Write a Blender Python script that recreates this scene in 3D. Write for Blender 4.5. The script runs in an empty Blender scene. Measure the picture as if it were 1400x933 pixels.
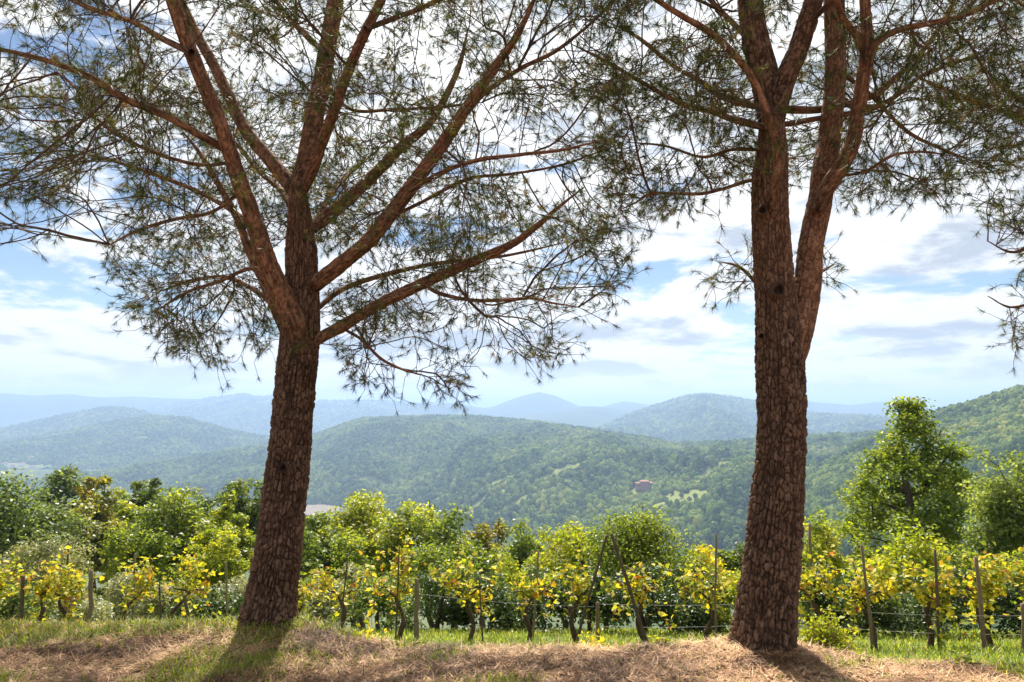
import bpy, math, random
import numpy as np
from mathutils import Vector

C = bpy.context.scene.collection
SC = bpy.context.scene
rng = np.random.default_rng(7)
random.seed(7)
R = math.radians

# ------------------------------------------------------------------ camera
EYE = 1.65
PITCH = R(5.7)
FPX = 933.0                                   # focal length in photograph pixels (24 mm on 36 mm)
cam_d = bpy.data.cameras.new('camera')
cam_d.lens = 24.0
cam_d.sensor_width = 36.0
cam_d.clip_start = 0.05
cam_d.clip_end = 90000
cam = bpy.data.objects.new('camera', cam_d)
C.objects.link(cam)
cam.location = (0, 0, EYE)
cam.rotation_euler = (R(90) + PITCH, 0, 0)
SC.camera = cam

# ------------------------------------------------------------------ sun, sky, exposure
SUN_AZ, SUN_EL = R(-3), R(53)
sun_vec = Vector((math.sin(SUN_AZ) * math.cos(SUN_EL), math.cos(SUN_AZ) * math.cos(SUN_EL), math.sin(SUN_EL)))
sd = bpy.data.lights.new('sun', 'SUN')
sd.energy = 5.0
sd.angle = R(0.5)
sd.color = (1.0, 0.93, 0.82)
sun = bpy.data.objects.new('sun', sd)
C.objects.link(sun)
sun.rotation_euler = sun_vec.to_track_quat('Z', 'Y').to_euler()

SC.view_settings.view_transform = 'Standard'
SC.view_settings.look = 'None'
SC.view_settings.exposure = 1.25
SC.view_settings.gamma = 1.0
SC.view_settings.use_curve_mapping = False
SC.cycles.max_bounces = 8
SC.cycles.diffuse_bounces = 3
SC.cycles.glossy_bounces = 2
SC.cycles.transmission_bounces = 4
SC.cycles.transparent_max_bounces = 4
SC.cycles.volume_bounces = 0
SC.cycles.use_denoising = True
SC.cycles.caustics_reflective = False
SC.cycles.caustics_refractive = False


class NT:
    """short helper round a node tree"""
    def __init__(s, tree):
        s.t = tree
        s.n = tree.nodes
        s.l = tree.links

    def new(s, kind, **kw):
        n = s.n.new(kind)
        for k, v in kw.items():
            setattr(n, k, v)
        return n

    def put(s, sock, v):
        if hasattr(v, 'is_output'):
            s.l.new(v, sock)
        else:
            sock.default_value = v

    def math(s, op, a, b=0.0, c=None, clamp=False):
        n = s.new('ShaderNodeMath', operation=op, use_clamp=clamp)
        s.put(n.inputs[0], a)
        s.put(n.inputs[1], b)
        if c is not None:
            s.put(n.inputs[2], c)
        return n.outputs[0]

    def vmath(s, op, a, b=(0, 0, 0)):
        n = s.new('ShaderNodeVectorMath', operation=op)
        s.put(n.inputs[0], a)
        s.put(n.inputs[1], b)
        return n.outputs[0]

    def noise(s, vec, scale, detail=4.0, rough=0.55, dist=0.0):
        n = s.new('ShaderNodeTexNoise')
        if vec is not None:
            s.put(n.inputs['Vector'], vec)
        n.inputs['Scale'].default_value = scale
        n.inputs['Detail'].default_value = detail
        n.inputs['Roughness'].default_value = rough
        n.inputs['Distortion'].default_value = dist
        return n.outputs['Fac']

    def ramp(s, fac, stops, interp='LINEAR'):
        n = s.new('ShaderNodeValToRGB')
        n.color_ramp.interpolation = interp
        el = n.color_ramp.elements
        while len(el) < len(stops):
            el.new(0.5)
        for e, (p, c) in zip(el, stops):
            e.position = p
            e.color = (*c, 1) if len(c) == 3 else c
        s.put(n.inputs[0], fac)
        return n.outputs[0]

    def mix(s, fac, a, b, mode='MIX'):
        n = s.new('ShaderNodeMix', data_type='RGBA', blend_type=mode)
        s.put(n.inputs[0], fac)
        s.put(n.inputs[6], a if hasattr(a, 'is_output') or len(a) == 4 else (*a, 1))
        s.put(n.inputs[7], b if hasattr(b, 'is_output') or len(b) == 4 else (*b, 1))
        return n.outputs[2]

    def maprange(s, v, a, b, c=0.0, d=1.0, kind='SMOOTHSTEP'):
        n = s.new('ShaderNodeMapRange', interpolation_type=kind)
        s.put(n.inputs[0], v)
        for i, x in enumerate((a, b, c, d)):
            n.inputs[i + 1].default_value = x
        return n.outputs[0]


def build_world():
    w = bpy.data.worlds.new('World')
    SC.world = w
    w.use_nodes = True
    t = NT(w.node_tree)
    t.n.clear()
    sky = t.new('ShaderNodeTexSky', sky_type='NISHITA', sun_disc=False)
    sky.sun_elevation = SUN_EL
    sky.sun_rotation = SUN_AZ
    sky.altitude = 300
    sky.air_density = 1.0
    sky.dust_density = 0.3
    sky.ozone_density = 2.5
    co = t.new('ShaderNodeTexCoord').outputs['Generated']
    sep = t.new('ShaderNodeSeparateXYZ')
    t.l.new(co, sep.inputs[0])
    x, y, z = sep.outputs
    zc = t.math('MAXIMUM', z, 0.0)
    inv = t.math('DIVIDE', 1.0, t.math('ADD', zc, 0.085))
    comb = t.new('ShaderNodeCombineXYZ')
    t.l.new(t.math('MULTIPLY', x, inv), comb.inputs[0])
    t.l.new(t.math('MULTIPLY', y, inv), comb.inputs[1])
    p = comb.outputs[0]
    # flattened cloud layer: wide sheets, broken by billows that stand up near the horizon
    big = t.noise(t.vmath('ADD', p, (3.7, 1.9, 0.0)), 0.42, 2.0, 0.5)
    mid = t.noise(t.vmath('ADD', p, (11.3, 4.2, 0.5)), 1.1, 12.0, 0.62, 0.2)
    q = t.vmath('MULTIPLY', co, (5.5, 5.5, 15.0))
    lump = t.noise(t.vmath('ADD', q, (2.2, 8.1, 4.6)), 1.0, 12.0, 0.60, 0.25)
    above = t.noise(t.vmath('ADD', q, (2.2, 8.1, 4.6 + 0.30)), 1.0, 6.0, 0.58, 0.25)
    dens = t.math('ADD', t.math('ADD', t.math('MULTIPLY', big, 0.40), t.math('MULTIPLY', mid, 0.36)), t.math('MULTIPLY', lump, 0.46))
    low = t.maprange(z, 0.13, 0.01, 0.0, 1.0)
    mask = t.maprange(t.math('ADD', t.math('ADD', dens, t.math('MULTIPLY', low, 0.085)), t.math('MULTIPLY', t.maprange(z, 0.2, 0.42), 0.06)), 0.532, 0.598)
    # tops and thin rims shine, undersides and thick middles are grey
    thick = t.math('ADD', t.math('MULTIPLY', t.math('SUBTRACT', dens, 0.62), 1.0), t.math('MULTIPLY', t.math('SUBTRACT', above, lump), 1.1))
    shade = t.maprange(thick, -0.03, 0.14)
    shade = t.math('MULTIPLY', shade, t.math('SUBTRACT', 1.0, t.math('MULTIPLY', t.maprange(z, 0.09, 0.0), 0.75)))
    bright = t.mix(shade, (9.3, 9.4, 9.5), (4.9, 5.4, 6.2))
    # cloud scatters forward: it shines round the sun
    dot = t.new('ShaderNodeVectorMath', operation='DOT_PRODUCT')
    t.l.new(co, dot.inputs[0])
    dot.inputs[1].default_value = sun_vec
    glow = t.math('POWER', t.math('MAXIMUM', dot.outputs['Value'], 0.0), 5.0)
    bright = t.mix(1.0, bright, t.ramp(t.math('MULTIPLY', glow, 0.5), [(0.0, (0.5, 0.5, 0.5)), (1.0, (1.0, 0.98, 0.94))]), 'MULTIPLY')
    bright = t.vmath('MULTIPLY', bright, (1.94, 1.94, 1.94))
    col = t.mix(mask, sky.outputs[0], bright)
    bg = t.new('ShaderNodeBackground')
    t.l.new(col, bg.inputs[0])
    bg.inputs[1].default_value = 0.050
    out = t.new('ShaderNodeOutputWorld')
    t.l.new(bg.outputs[0], out.inputs[0])


build_world()


# ------------------------------------------------------------------ maths helpers
def ray(px, py):
    u, v = (px - 700.0) / FPX, (466.5 - py) / FPX
    return np.array([u, math.cos(PITCH) - math.sin(PITCH) * v, math.sin(PITCH) + math.cos(PITCH) * v])


def at(px, py, d):
    """the point seen at pixel (px, py) of the photograph, d metres ahead"""
    r = ray(px, py)
    return np.array([0, 0, EYE]) + r * (d / r[1])


def mpp(d):
    return d / FPX


def hash01(*ints):
    h = np.zeros_like(ints[0], dtype=np.uint64)
    for k, i in zip((0x9E3779B97F4A7C15, 0xC2B2AE3D27D4EB4F, 0x165667B19E3779F9), ints):
        h = (h ^ (i.astype(np.int64).astype(np.uint64) * np.uint64(k)))
        h ^= h >> np.uint64(29)
        h *= np.uint64(0xBF58476D1CE4E5B9)
        h ^= h >> np.uint64(32)
    return (h & np.uint64(0xFFFFFF)).astype(np.float64) / 0xFFFFFF


def vnoise(x, y, seed=0):
    x = np.asarray(x, float); y = np.asarray(y, float)
    xi, yi = np.floor(x), np.floor(y)
    fx, fy = x - xi, y - yi
    fx = fx * fx * (3 - 2 * fx); fy = fy * fy * (3 - 2 * fy)
    s = np.full_like(xi, seed)
    a = hash01(xi, yi, s); b = hash01(xi + 1, yi, s)
    c = hash01(xi, yi + 1, s); d = hash01(xi + 1, yi + 1, s)
    return (a * (1 - fx) + b * fx) * (1 - fy) + (c * (1 - fx) + d * fx) * fy


def fbm(x, y, seed=0, oct=4, gain=0.5):
    s, a, n = 0.0, 1.0, 0.0
    for k in range(oct):
        s = s + a * vnoise(np.asarray(x) * 2 ** k + 17.3 * k, np.asarray(y) * 2 ** k + 5.1 * k, seed + k)
        n += a
        a *= gain
    return s / n


def unit(v):
    return v / np.maximum(np.linalg.norm(v, axis=-1, keepdims=True), 1e-9)


# ------------------------------------------------------------------ mesh helpers
def make_mesh(name, V, tris=None, quads=None, mats=None, smooth=False, tint=None, young_lit=None):
    V = np.asarray(V, np.float32)
    tris = np.zeros((0, 3), np.int32) if tris is None else np.asarray(tris, np.int32)
    quads = np.zeros((0, 4), np.int32) if quads is None else np.asarray(quads, np.int32)
    me = bpy.data.meshes.new(name)
    me.vertices.add(len(V))
    me.vertices.foreach_set('co', V.ravel())
    nl = tris.size + quads.size
    me.loops.add(nl)
    me.loops.foreach_set('vertex_index', np.concatenate([tris.ravel(), quads.ravel()]))
    nf = len(tris) + len(quads)
    me.polygons.add(nf)
    st = np.concatenate([np.arange(len(tris)) * 3, tris.size + np.arange(len(quads)) * 4]).astype(np.int32)
    me.polygons.foreach_set('loop_start', st)
    me.polygons.foreach_set('use_smooth', np.full(nf, smooth, dtype=bool))
    for m in (mats or []):
        me.materials.append(m)
    if tint is not None:
        a = me.attributes.new('tint', 'FLOAT', 'POINT')
        a.data.foreach_set('value', np.asarray(tint, np.float32))
    if young_lit is not None:
        a = me.attributes.new('young_lit', 'FLOAT', 'POINT')
        a.data.foreach_set('value', np.asarray(young_lit, np.float32))
    me.update(calc_edges=True)
    me.validate()
    return me


def link(name, me, parent=None, loc=None):
    o = bpy.data.objects.new(name, me)
    C.objects.link(o)
    if parent is not None:
        o.parent = parent
    if loc is not None:
        o.location = loc
    return o


def tag(o, label=None, cat=None, group=None, kind=None):
    for k, v in (('label', label), ('category', cat), ('group', group), ('kind', kind)):
        if v:
            o[k] = v
    return o


def thing(name, label, cat, loc=(0, 0, 0), group=None):
    o = bpy.data.objects.new(name, None)
    o.empty_display_size = 0.1
    C.objects.link(o)
    o.location = [float(c) for c in loc]
    return tag(o, label, cat, group)


class Geo:
    def __init__(s):
        s.V, s.T, s.Q, s.A, s.n = [], [], [], [], 0

    def add(s, V, tris=None, quads=None, tint=0.5):
        V = np.asarray(V, float)
        if tris is not None and len(tris):
            s.T.append(np.asarray(tris) + s.n)
        if quads is not None and len(quads):
            s.Q.append(np.asarray(quads) + s.n)
        s.V.append(V)
        s.A.append(np.broadcast_to(np.asarray(tint, float), (len(V),)))
        s.n += len(V)

    def tube(s, pts, rad, sides=6, tint=0.5, cap=True):
        pts = np.asarray(pts, float); n = len(pts)
        rad = np.broadcast_to(np.asarray(rad, float), (n,))
        V, Q = tube_grid(pts, rad, sides)
        T = None
        if cap:
            V = np.vstack([V, pts[-1] + unit(pts[-1] - pts[-2]) * rad[-1] * 0.6, pts[0]])
            j = np.arange(sides); k = (j + 1) % sides
            T = np.vstack([np.column_stack([(n - 1) * sides + j, (n - 1) * sides + k, np.full(sides, n * sides)]),
                           np.column_stack([k, j, np.full(sides, n * sides + 1)])])
        s.add(V, T, Q, tint)

    def mesh(s, name, mats, smooth=False, origin=None):
        V = np.vstack(s.V) if s.V else np.zeros((0, 3))
        if origin is not None:
            V = V - np.asarray(origin)
        return make_mesh(name, V, np.vstack(s.T) if s.T else None, np.vstack(s.Q) if s.Q else None, mats, smooth,
                         np.concatenate(s.A) if s.A else None)

    def obj(s, name, mats, parent=None, smooth=False, origin=None):
        if not isinstance(mats, (list, tuple)):
            mats = [mats]
        return link(name, s.mesh(name, mats, smooth, origin), parent)


def frames(pts):
    n = len(pts)
    d = np.empty_like(pts)
    d[1:-1] = pts[2:] - pts[:-2]
    d[0] = pts[1] - pts[0]
    d[-1] = pts[-1] - pts[-2]
    d = unit(d)
    a = np.array([1.0, 0, 0]) if abs(d[0][0]) < 0.8 else np.array([0, 1.0, 0])
    N = np.empty_like(pts); B = np.empty_like(pts)
    for i in range(n):
        a = a - d[i] * np.dot(a, d[i])
        a = a / max(np.linalg.norm(a), 1e-9)
        N[i] = a
        B[i] = np.cross(d[i], a)
    return d, N, B


def tube_grid(pts, rad, sides, rfun=None):
    n = len(pts)
    d, N, B = frames(pts)
    th = np.arange(sides) / sides * 2 * math.pi
    rr = np.broadcast_to(rad[:, None], (n, sides)) if rfun is None else rfun
    V = pts[:, None, :] + rr[:, :, None] * (np.cos(th)[None, :, None] * N[:, None, :] + np.sin(th)[None, :, None] * B[:, None, :])
    i = np.arange(n - 1)[:, None]; j = np.arange(sides)[None, :]; k = (j + 1) % sides
    Q = np.stack([i * sides + j, i * sides + k, (i + 1) * sides + k, (i + 1) * sides + j], -1).reshape(-1, 4)
    return V.reshape(-1, 3), Q


def smooth_path(P, step):
    """Catmull-Rom through rows (x, y, z, radius), resampled about every `step`"""
    P = np.asarray(P, float)
    if len(P) < 3:
        P = np.vstack([P[0], (P[0] + P[-1]) / 2, P[-1]])
    E = np.vstack([2 * P[0] - P[1], P, 2 * P[-1] - P[-2]])
    out = []
    for i in range(1, len(E) - 2):
        n = max(1, int(round(np.linalg.norm(E[i + 1, :3] - E[i, :3]) / step)))
        t = (np.arange(n) / n)[:, None]
        a, b, c, d = E[i - 1], E[i], E[i + 1], E[i + 2]
        out.append(0.5 * (2 * b + (c - a) * t + (2 * a - 5 * b + 4 * c - d) * t ** 2 + (3 * b - a - 3 * c + d) * t ** 3))
    out.append(P[-1:])
    return np.vstack(out)


# ------------------------------------------------------------------ materials
def new_mat(name):
    m = bpy.data.materials.new(name)
    m.use_nodes = True
    t = NT(m.node_tree)
    t.n.clear()
    out = t.new('ShaderNodeOutputMaterial')
    return m, t, out


def tint_attr(t):
    return t.new('ShaderNodeAttribute', attribute_name='tint').outputs['Fac']


def principled(t, col, rough=0.8, spec=0.25):
    b = t.new('ShaderNodeBsdfPrincipled')
    t.put(b.inputs['Base Color'], col if hasattr(col, 'is_output') else (*col, 1))
    t.put(b.inputs['Roughness'], rough)
    b.inputs['Specular IOR Level'].default_value = spec
    return b


def bump(t, b, h, strength, dist):
    n = t.new('ShaderNodeBump')
    n.inputs['Strength'].default_value = strength
    n.inputs['Distance'].default_value = dist
    t.put(n.inputs['Height'], h)
    t.l.new(n.outputs[0], b.inputs['Normal'])


def mat_bark(name, cols, scale=1.0, bd=0.004, young_lit=None):
    m, t, out = new_mat(name)
    co = t.new('ShaderNodeTexCoord').outputs['Object']
    n1 = t.noise(co, 60 * scale, 6, 0.65)
    n2 = t.noise(co, 9 * scale, 4, 0.6)
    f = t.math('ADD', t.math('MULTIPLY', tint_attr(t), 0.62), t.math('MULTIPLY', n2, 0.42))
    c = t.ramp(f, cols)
    if young_lit:
        c2 = t.ramp(f, young_lit)
        y = t.new('ShaderNodeAttribute', attribute_name='young_lit').outputs['Fac']
        n3 = t.noise(co, 14 * scale, 5, 0.7)
        c = t.mix(t.math('ADD', y, t.math('MULTIPLY', t.math('SUBTRACT', n3, 0.5), 0.7), clamp=True), c, c2)
    c = t.mix(t.maprange(n1, 0.35, 0.7, 0.0, 0.55), c, tuple(x * 0.5 for x in cols[0][1]))
    lich = t.maprange(t.noise(co, 22 * scale, 5, 0.7), 0.62, 0.72, 0.0, 0.45)
    c = t.mix(lich, c, (0.17, 0.145, 0.115))
    b = principled(t, c, 0.9, 0.15)
    bump(t, b, n1, 0.7, bd)
    t.l.new(b.outputs[0], out.inputs[0])
    return m


def mat_leaf(name, stops, trans=0.5, rough=0.45, spec=0.35, use_random=False, tcol=(1.0, 1.0, 0.45), tgain=1.5):
    m, t, out = new_mat(name)
    f = t.new('ShaderNodeObjectInfo').outputs['Random'] if use_random else tint_attr(t)
    c = t.ramp(f, stops)
    if use_random:
        co = t.new('ShaderNodeTexCoord').outputs['Object']
        v = t.noise(co, 22, 3, 0.6)
        c = t.mix(t.maprange(v, 0.52, 0.7, 0, 0.5), c, (0.20, 0.09, 0.02))
    b = principled(t, c, rough, spec)
    tr = t.new('ShaderNodeBsdfTranslucent')
    t.l.new(t.mix(1.0, c, tuple(x * tgain for x in tcol), 'MULTIPLY'), tr.inputs[0])
    mx = t.new('ShaderNodeMixShader')
    mx.inputs[0].default_value = trans
    t.l.new(b.outputs[0], mx.inputs[1])
    t.l.new(tr.outputs[0], mx.inputs[2])
    t.l.new(mx.outputs[0], out.inputs[0])
    return m


def mat_plain(name, stops, rough=0.85, spec=0.2, nscale=8.0, bd=0.0):
    m, t, out = new_mat(name)
    co = t.new('ShaderNodeTexCoord').outputs['Object']
    n = t.noise(co, nscale, 6, 0.65)
    b = principled(t, t.ramp(n, stops), rough, spec)
    if bd:
        bump(t, b, n, 0.6, bd)
    t.l.new(b.outputs[0], out.inputs[0])
    return m


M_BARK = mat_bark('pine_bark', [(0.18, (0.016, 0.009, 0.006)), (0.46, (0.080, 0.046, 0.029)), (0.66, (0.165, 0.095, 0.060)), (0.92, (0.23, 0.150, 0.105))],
                  young_lit=[(0.15, (0.045, 0.024, 0.016)), (0.45, (0.185, 0.090, 0.051)), (0.70, (0.34, 0.170, 0.095)), (0.95, (0.31, 0.205, 0.145))])  # red younger bark, brightened to stand in for bounce light on the limbs
M_TWIG = mat_plain('pine_twig_bark', [(0.3, (0.055, 0.032, 0.020)), (0.7, (0.12, 0.07, 0.042))], nscale=30)
M_NEEDLE = mat_leaf('pine_needle_green', [(0.0, (0.018, 0.026, 0.007)), (0.45, (0.040, 0.053, 0.012)), (0.75, (0.105, 0.108, 0.022)), (0.88, (0.13, 0.095, 0.030)), (1.0, (0.15, 0.080, 0.038))],
                    0.50, 0.45, 0.3, tcol=(1.0, 1.0, 0.4), tgain=1.7)
M_WOOD = mat_bark('branch_bark', [(0.15, (0.045, 0.036, 0.028)), (0.6, (0.11, 0.088, 0.066)), (0.9, (0.17, 0.14, 0.11))], 0.5, 0.01)
M_VINEWOOD = mat_bark('vine_bark', [(0.1, (0.045, 0.030, 0.022)), (0.6, (0.11, 0.073, 0.05)), (0.9, (0.17, 0.12, 0.085))], 1.0, 0.006)
M_POST = mat_bark('weathered_post_wood', [(0.1, (0.13, 0.095, 0.065)), (0.6, (0.25, 0.185, 0.125)), (0.95, (0.34, 0.275, 0.20))], 0.8, 0.003)
M_DARKPOST = mat_bark('dark_post_wood', [(0.1, (0.06, 0.043, 0.032)), (0.6, (0.12, 0.09, 0.065)), (0.95, (0.18, 0.14, 0.105))], 0.8, 0.003)
M_WIRE = mat_plain('galvanised_wire', [(0.3, (0.16, 0.16, 0.15)), (0.7, (0.26, 0.25, 0.24))], 0.45, 0.5, 20)
M_VINELEAF = mat_leaf('vine_leaf_autumn', [(0.0, (0.12, 0.18, 0.02)), (0.22, (0.32, 0.36, 0.025)), (0.45, (0.52, 0.47, 0.03)), (0.86, (0.64, 0.51, 0.035)), (0.94, (0.52, 0.27, 0.03)), (1.0, (0.34, 0.11, 0.03))],
                      0.5, 0.5, 0.3, True, (1.0, 0.95, 0.6), 1.25)


M_SMALLVINE = mat_leaf('small_vine_leaf', [(0.0, (0.10, 0.17, 0.02)), (0.35, (0.26, 0.31, 0.025)), (0.65, (0.48, 0.43, 0.03)), (0.88, (0.56, 0.40, 0.035)), (1.0, (0.42, 0.16, 0.03))],
                       0.5, 0.5, 0.3, False, (1.0, 0.95, 0.6), 1.25)


# ------------------------------------------------------------------ the ground
EDGE = [(-300, 848), (0, 851), (200, 853), (320, 856), (400, 850), (450, 857), (500, 871), (560, 880), (640, 885), (850, 886), (940, 879),
        (1000, 876), (1100, 882), (1165, 896), (1200, 902), (1400, 907), (1800, 910)]
_ex, _ey = [], []
for px, py in EDGE:
    r = ray(px, py)
    k = EYE / -r[2]
    _ex.append(r[0] * k); _ey.append(r[1] * k)
_ex, _ey = np.array(_ex), np.array(_ey)
FAR_Y = np.array([-40000, -300, -20, 0, 5.0, 7.0, 8.5, 9.3, 11.5, 13, 16, 20, 30, 45, 60, 100, 200, 400, 800, 1500, 60000])
FAR_Z = np.array([-60, -30, -0.3, 0, -0.15, -0.85, -1.24, -1.45, -1.99, -2.42, -3.45, -4.8, -8.0, -13, -18, -33, -76, -145, -205, -228, -236.])
TREE_L = (at(366, 855, 5.5)[0], 5.42)
TREE_R = (at(1045, 890, 4.9)[0], 4.90)


def edge_y(x):
    return np.interp(x, _ex, _ey)


def ground_z(x, y):
    x = np.asarray(x, float); y = np.asarray(y, float)
    e = edge_y(x)
    zf = np.interp(y, FAR_Y, FAR_Z)
    t = y - e
    bank = -0.33 * (1 - np.exp(-np.maximum(t, 0) / 0.22)) - 0.19 * np.maximum(t, 0)
    near = np.where(t < 0, 0.0, bank)
    k = np.clip((y - e - 0.4) / 2.6, 0, 1); k = k * k * (3 - 2 * k)
    z = np.where(y < e, np.where(y < 0, zf, 0.0), near * (1 - k) + zf * k)
    for (tx, ty), h in ((TREE_L, 0.05), (TREE_R, 0.035)):
        z = z + h * np.exp(-((x - tx) ** 2 + (y - ty) ** 2) / 0.30 ** 2)
    f = np.exp(-np.maximum(np.abs(y) - 14, 0) / 20)
    z = z + f * ((fbm(x * 1.1, y * 1.1, 3, 3) - 0.5) * 0.06 + (fbm(x * 6, y * 6, 9, 3) - 0.5) * 0.030)
    z = z + np.clip((y - 12) / 40, 0, 1) * (fbm(x / 17, y / 17, 5, 4) - 0.5) * np.clip(y * 0.03, 0, 9)
    return z


def grow_axis(fine, step, far, ratio):
    a = list(np.arange(fine[0], fine[1] + 1e-6, step))
    s = step
    while a[-1] < far[1]:
        s *= ratio; a.append(a[-1] + s)
    b, s = [], step
    x = fine[0]
    while x > far[0]:
        s *= ratio; x -= s; b.append(x)
    return np.array(b[::-1] + a)


def grid_quads(nx, ny):
    i = np.arange(ny - 1)[:, None]; j = np.arange(nx - 1)[None, :]
    return np.stack([i * nx + j, i * nx + j + 1, (i + 1) * nx + j + 1, (i + 1) * nx + j], -1).reshape(-1, 4)


def build_ground():
    xs = grow_axis((-5.5, 5.5), 0.075, (-40000, 40000), 1.2)
    ys = grow_axis((3.6, 7.2), 0.065, (-30000, 50000), 1.11)
    X, Y = np.meshgrid(xs, ys)
    Z = ground_z(X, Y)
    m, t, out = new_mat('soil_litter_and_grass')
    co = t.new('ShaderNodeTexCoord').outputs['Object']
    n1 = t.noise(co, 2.2, 5, 0.6)
    n2 = t.noise(co, 38, 6, 0.7)
    litter = t.ramp(n2, [(0.25, (0.085, 0.050, 0.030)), (0.5, (0.24, 0.15, 0.095)), (0.75, (0.42, 0.29, 0.19))])
    grass = t.ramp(n2, [(0.25, (0.045, 0.065, 0.012)), (0.7, (0.12, 0.16, 0.03))])
    sep = t.new('ShaderNodeSeparateXYZ')
    t.l.new(co, sep.inputs[0])
    far = t.maprange(t.math('ADD', sep.outputs[1], t.math('MULTIPLY', n1, 1.2)), 5.6, 7.4)
    g = t.math('MAXIMUM', t.maprange(n1, 0.56, 0.68, 0, 0.6), far)
    c = t.mix(g, litter, grass)
    dist = t.maprange(sep.outputs[1], 60, 400)
    c = t.mix(dist, c, t.ramp(t.noise(co, 0.006, 5, 0.6), [(0.4, (0.05, 0.075, 0.022)), (0.6, (0.10, 0.115, 0.045))]))
    b = principled(t, c, 0.95, 0.1)
    bump(t, b, n2, 0.8, 0.02)
    t.l.new(b.outputs[0], out.inputs[0])
    V = np.stack([X, Y, Z], -1).reshape(-1, 3)
    o = link('ground', make_mesh('ground', V, None, grid_quads(len(xs), len(ys)), [m], True))
    tag(o, 'sloping ground of pine litter and grass falling to the valley', kind='structure')


build_ground()


# ------------------------------------------------------------------ hills and forest
def mat_hill(name, far=False):
    m, t, out = new_mat(name)
    co = t.new('ShaderNodeTexCoord').outputs['Object']
    a = t.noise(co, 0.004 if far else 0.012, 6, 0.6)
    b_ = t.noise(co, 0.03 if far else 0.07, 5, 0.65)
    c = t.ramp(t.math('ADD', t.math('MULTIPLY', a, 0.6), t.math('MULTIPLY', b_, 0.4)),
               [(0.36, (0.022, 0.036, 0.012)), (0.55, (0.050, 0.075, 0.020)), (0.68, (0.085, 0.105, 0.03))])
    mead = t.ramp(t.noise(co, 0.05, 4, 0.6), [(0.3, (0.12, 0.155, 0.04)), (0.7, (0.19, 0.20, 0.065))])
    c = t.mix(tint_attr(t), c, mead)
    b = principled(t, c, 0.95, 0.05)
    bump(t, b, b_, 0.9, 8.0 if far else 3.0)
    t.l.new(b.outputs[0], out.inputs[0])
    return m


def mat_forest(name):
    m, t, out = new_mat(name)
    rnd = t.new('ShaderNodeObjectInfo').outputs['Random']
    co = t.new('ShaderNodeTexCoord').outputs['Object']
    pos = t.new('ShaderNodeNewGeometry').outputs['Position']
    patch = t.noise(pos, 0.006, 4, 0.6)
    f = t.math('ADD', t.math('MULTIPLY', rnd, 0.50), t.math('MULTIPLY', t.maprange(patch, 0.33, 0.67), 0.42))
    c = t.ramp(f, [(0.15, (0.055, 0.095, 0.032)), (0.45, (0.15, 0.215, 0.06)), (0.70, (0.26, 0.32, 0.085)), (0.92, (0.40, 0.40, 0.12))])
    n = t.noise(co, 2.6, 5, 0.7)
    b = principled(t, c, 0.9, 0.05)
    bump(t, b, n, 1.0, 0.5)
    tr = t.new('ShaderNodeBsdfTranslucent')
    t.l.new(t.mix(1.0, c, (1.5, 1.5, 0.9), 'MULTIPLY'), tr.inputs[0])
    mx = t.new('ShaderNodeMixShader')
    mx.inputs[0].default_value = 0.5
    t.l.new(b.outputs[0], mx.inputs[1])
    t.l.new(tr.outputs[0], mx.inputs[2])
    t.l.new(mx.outputs[0], out.inputs[0])
    return m


M_HILL, M_HILLFAR, M_FOREST = mat_hill('wooded_hillside'), mat_hill('distant_hillside', True), mat_forest('forest_crown_green')


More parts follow.
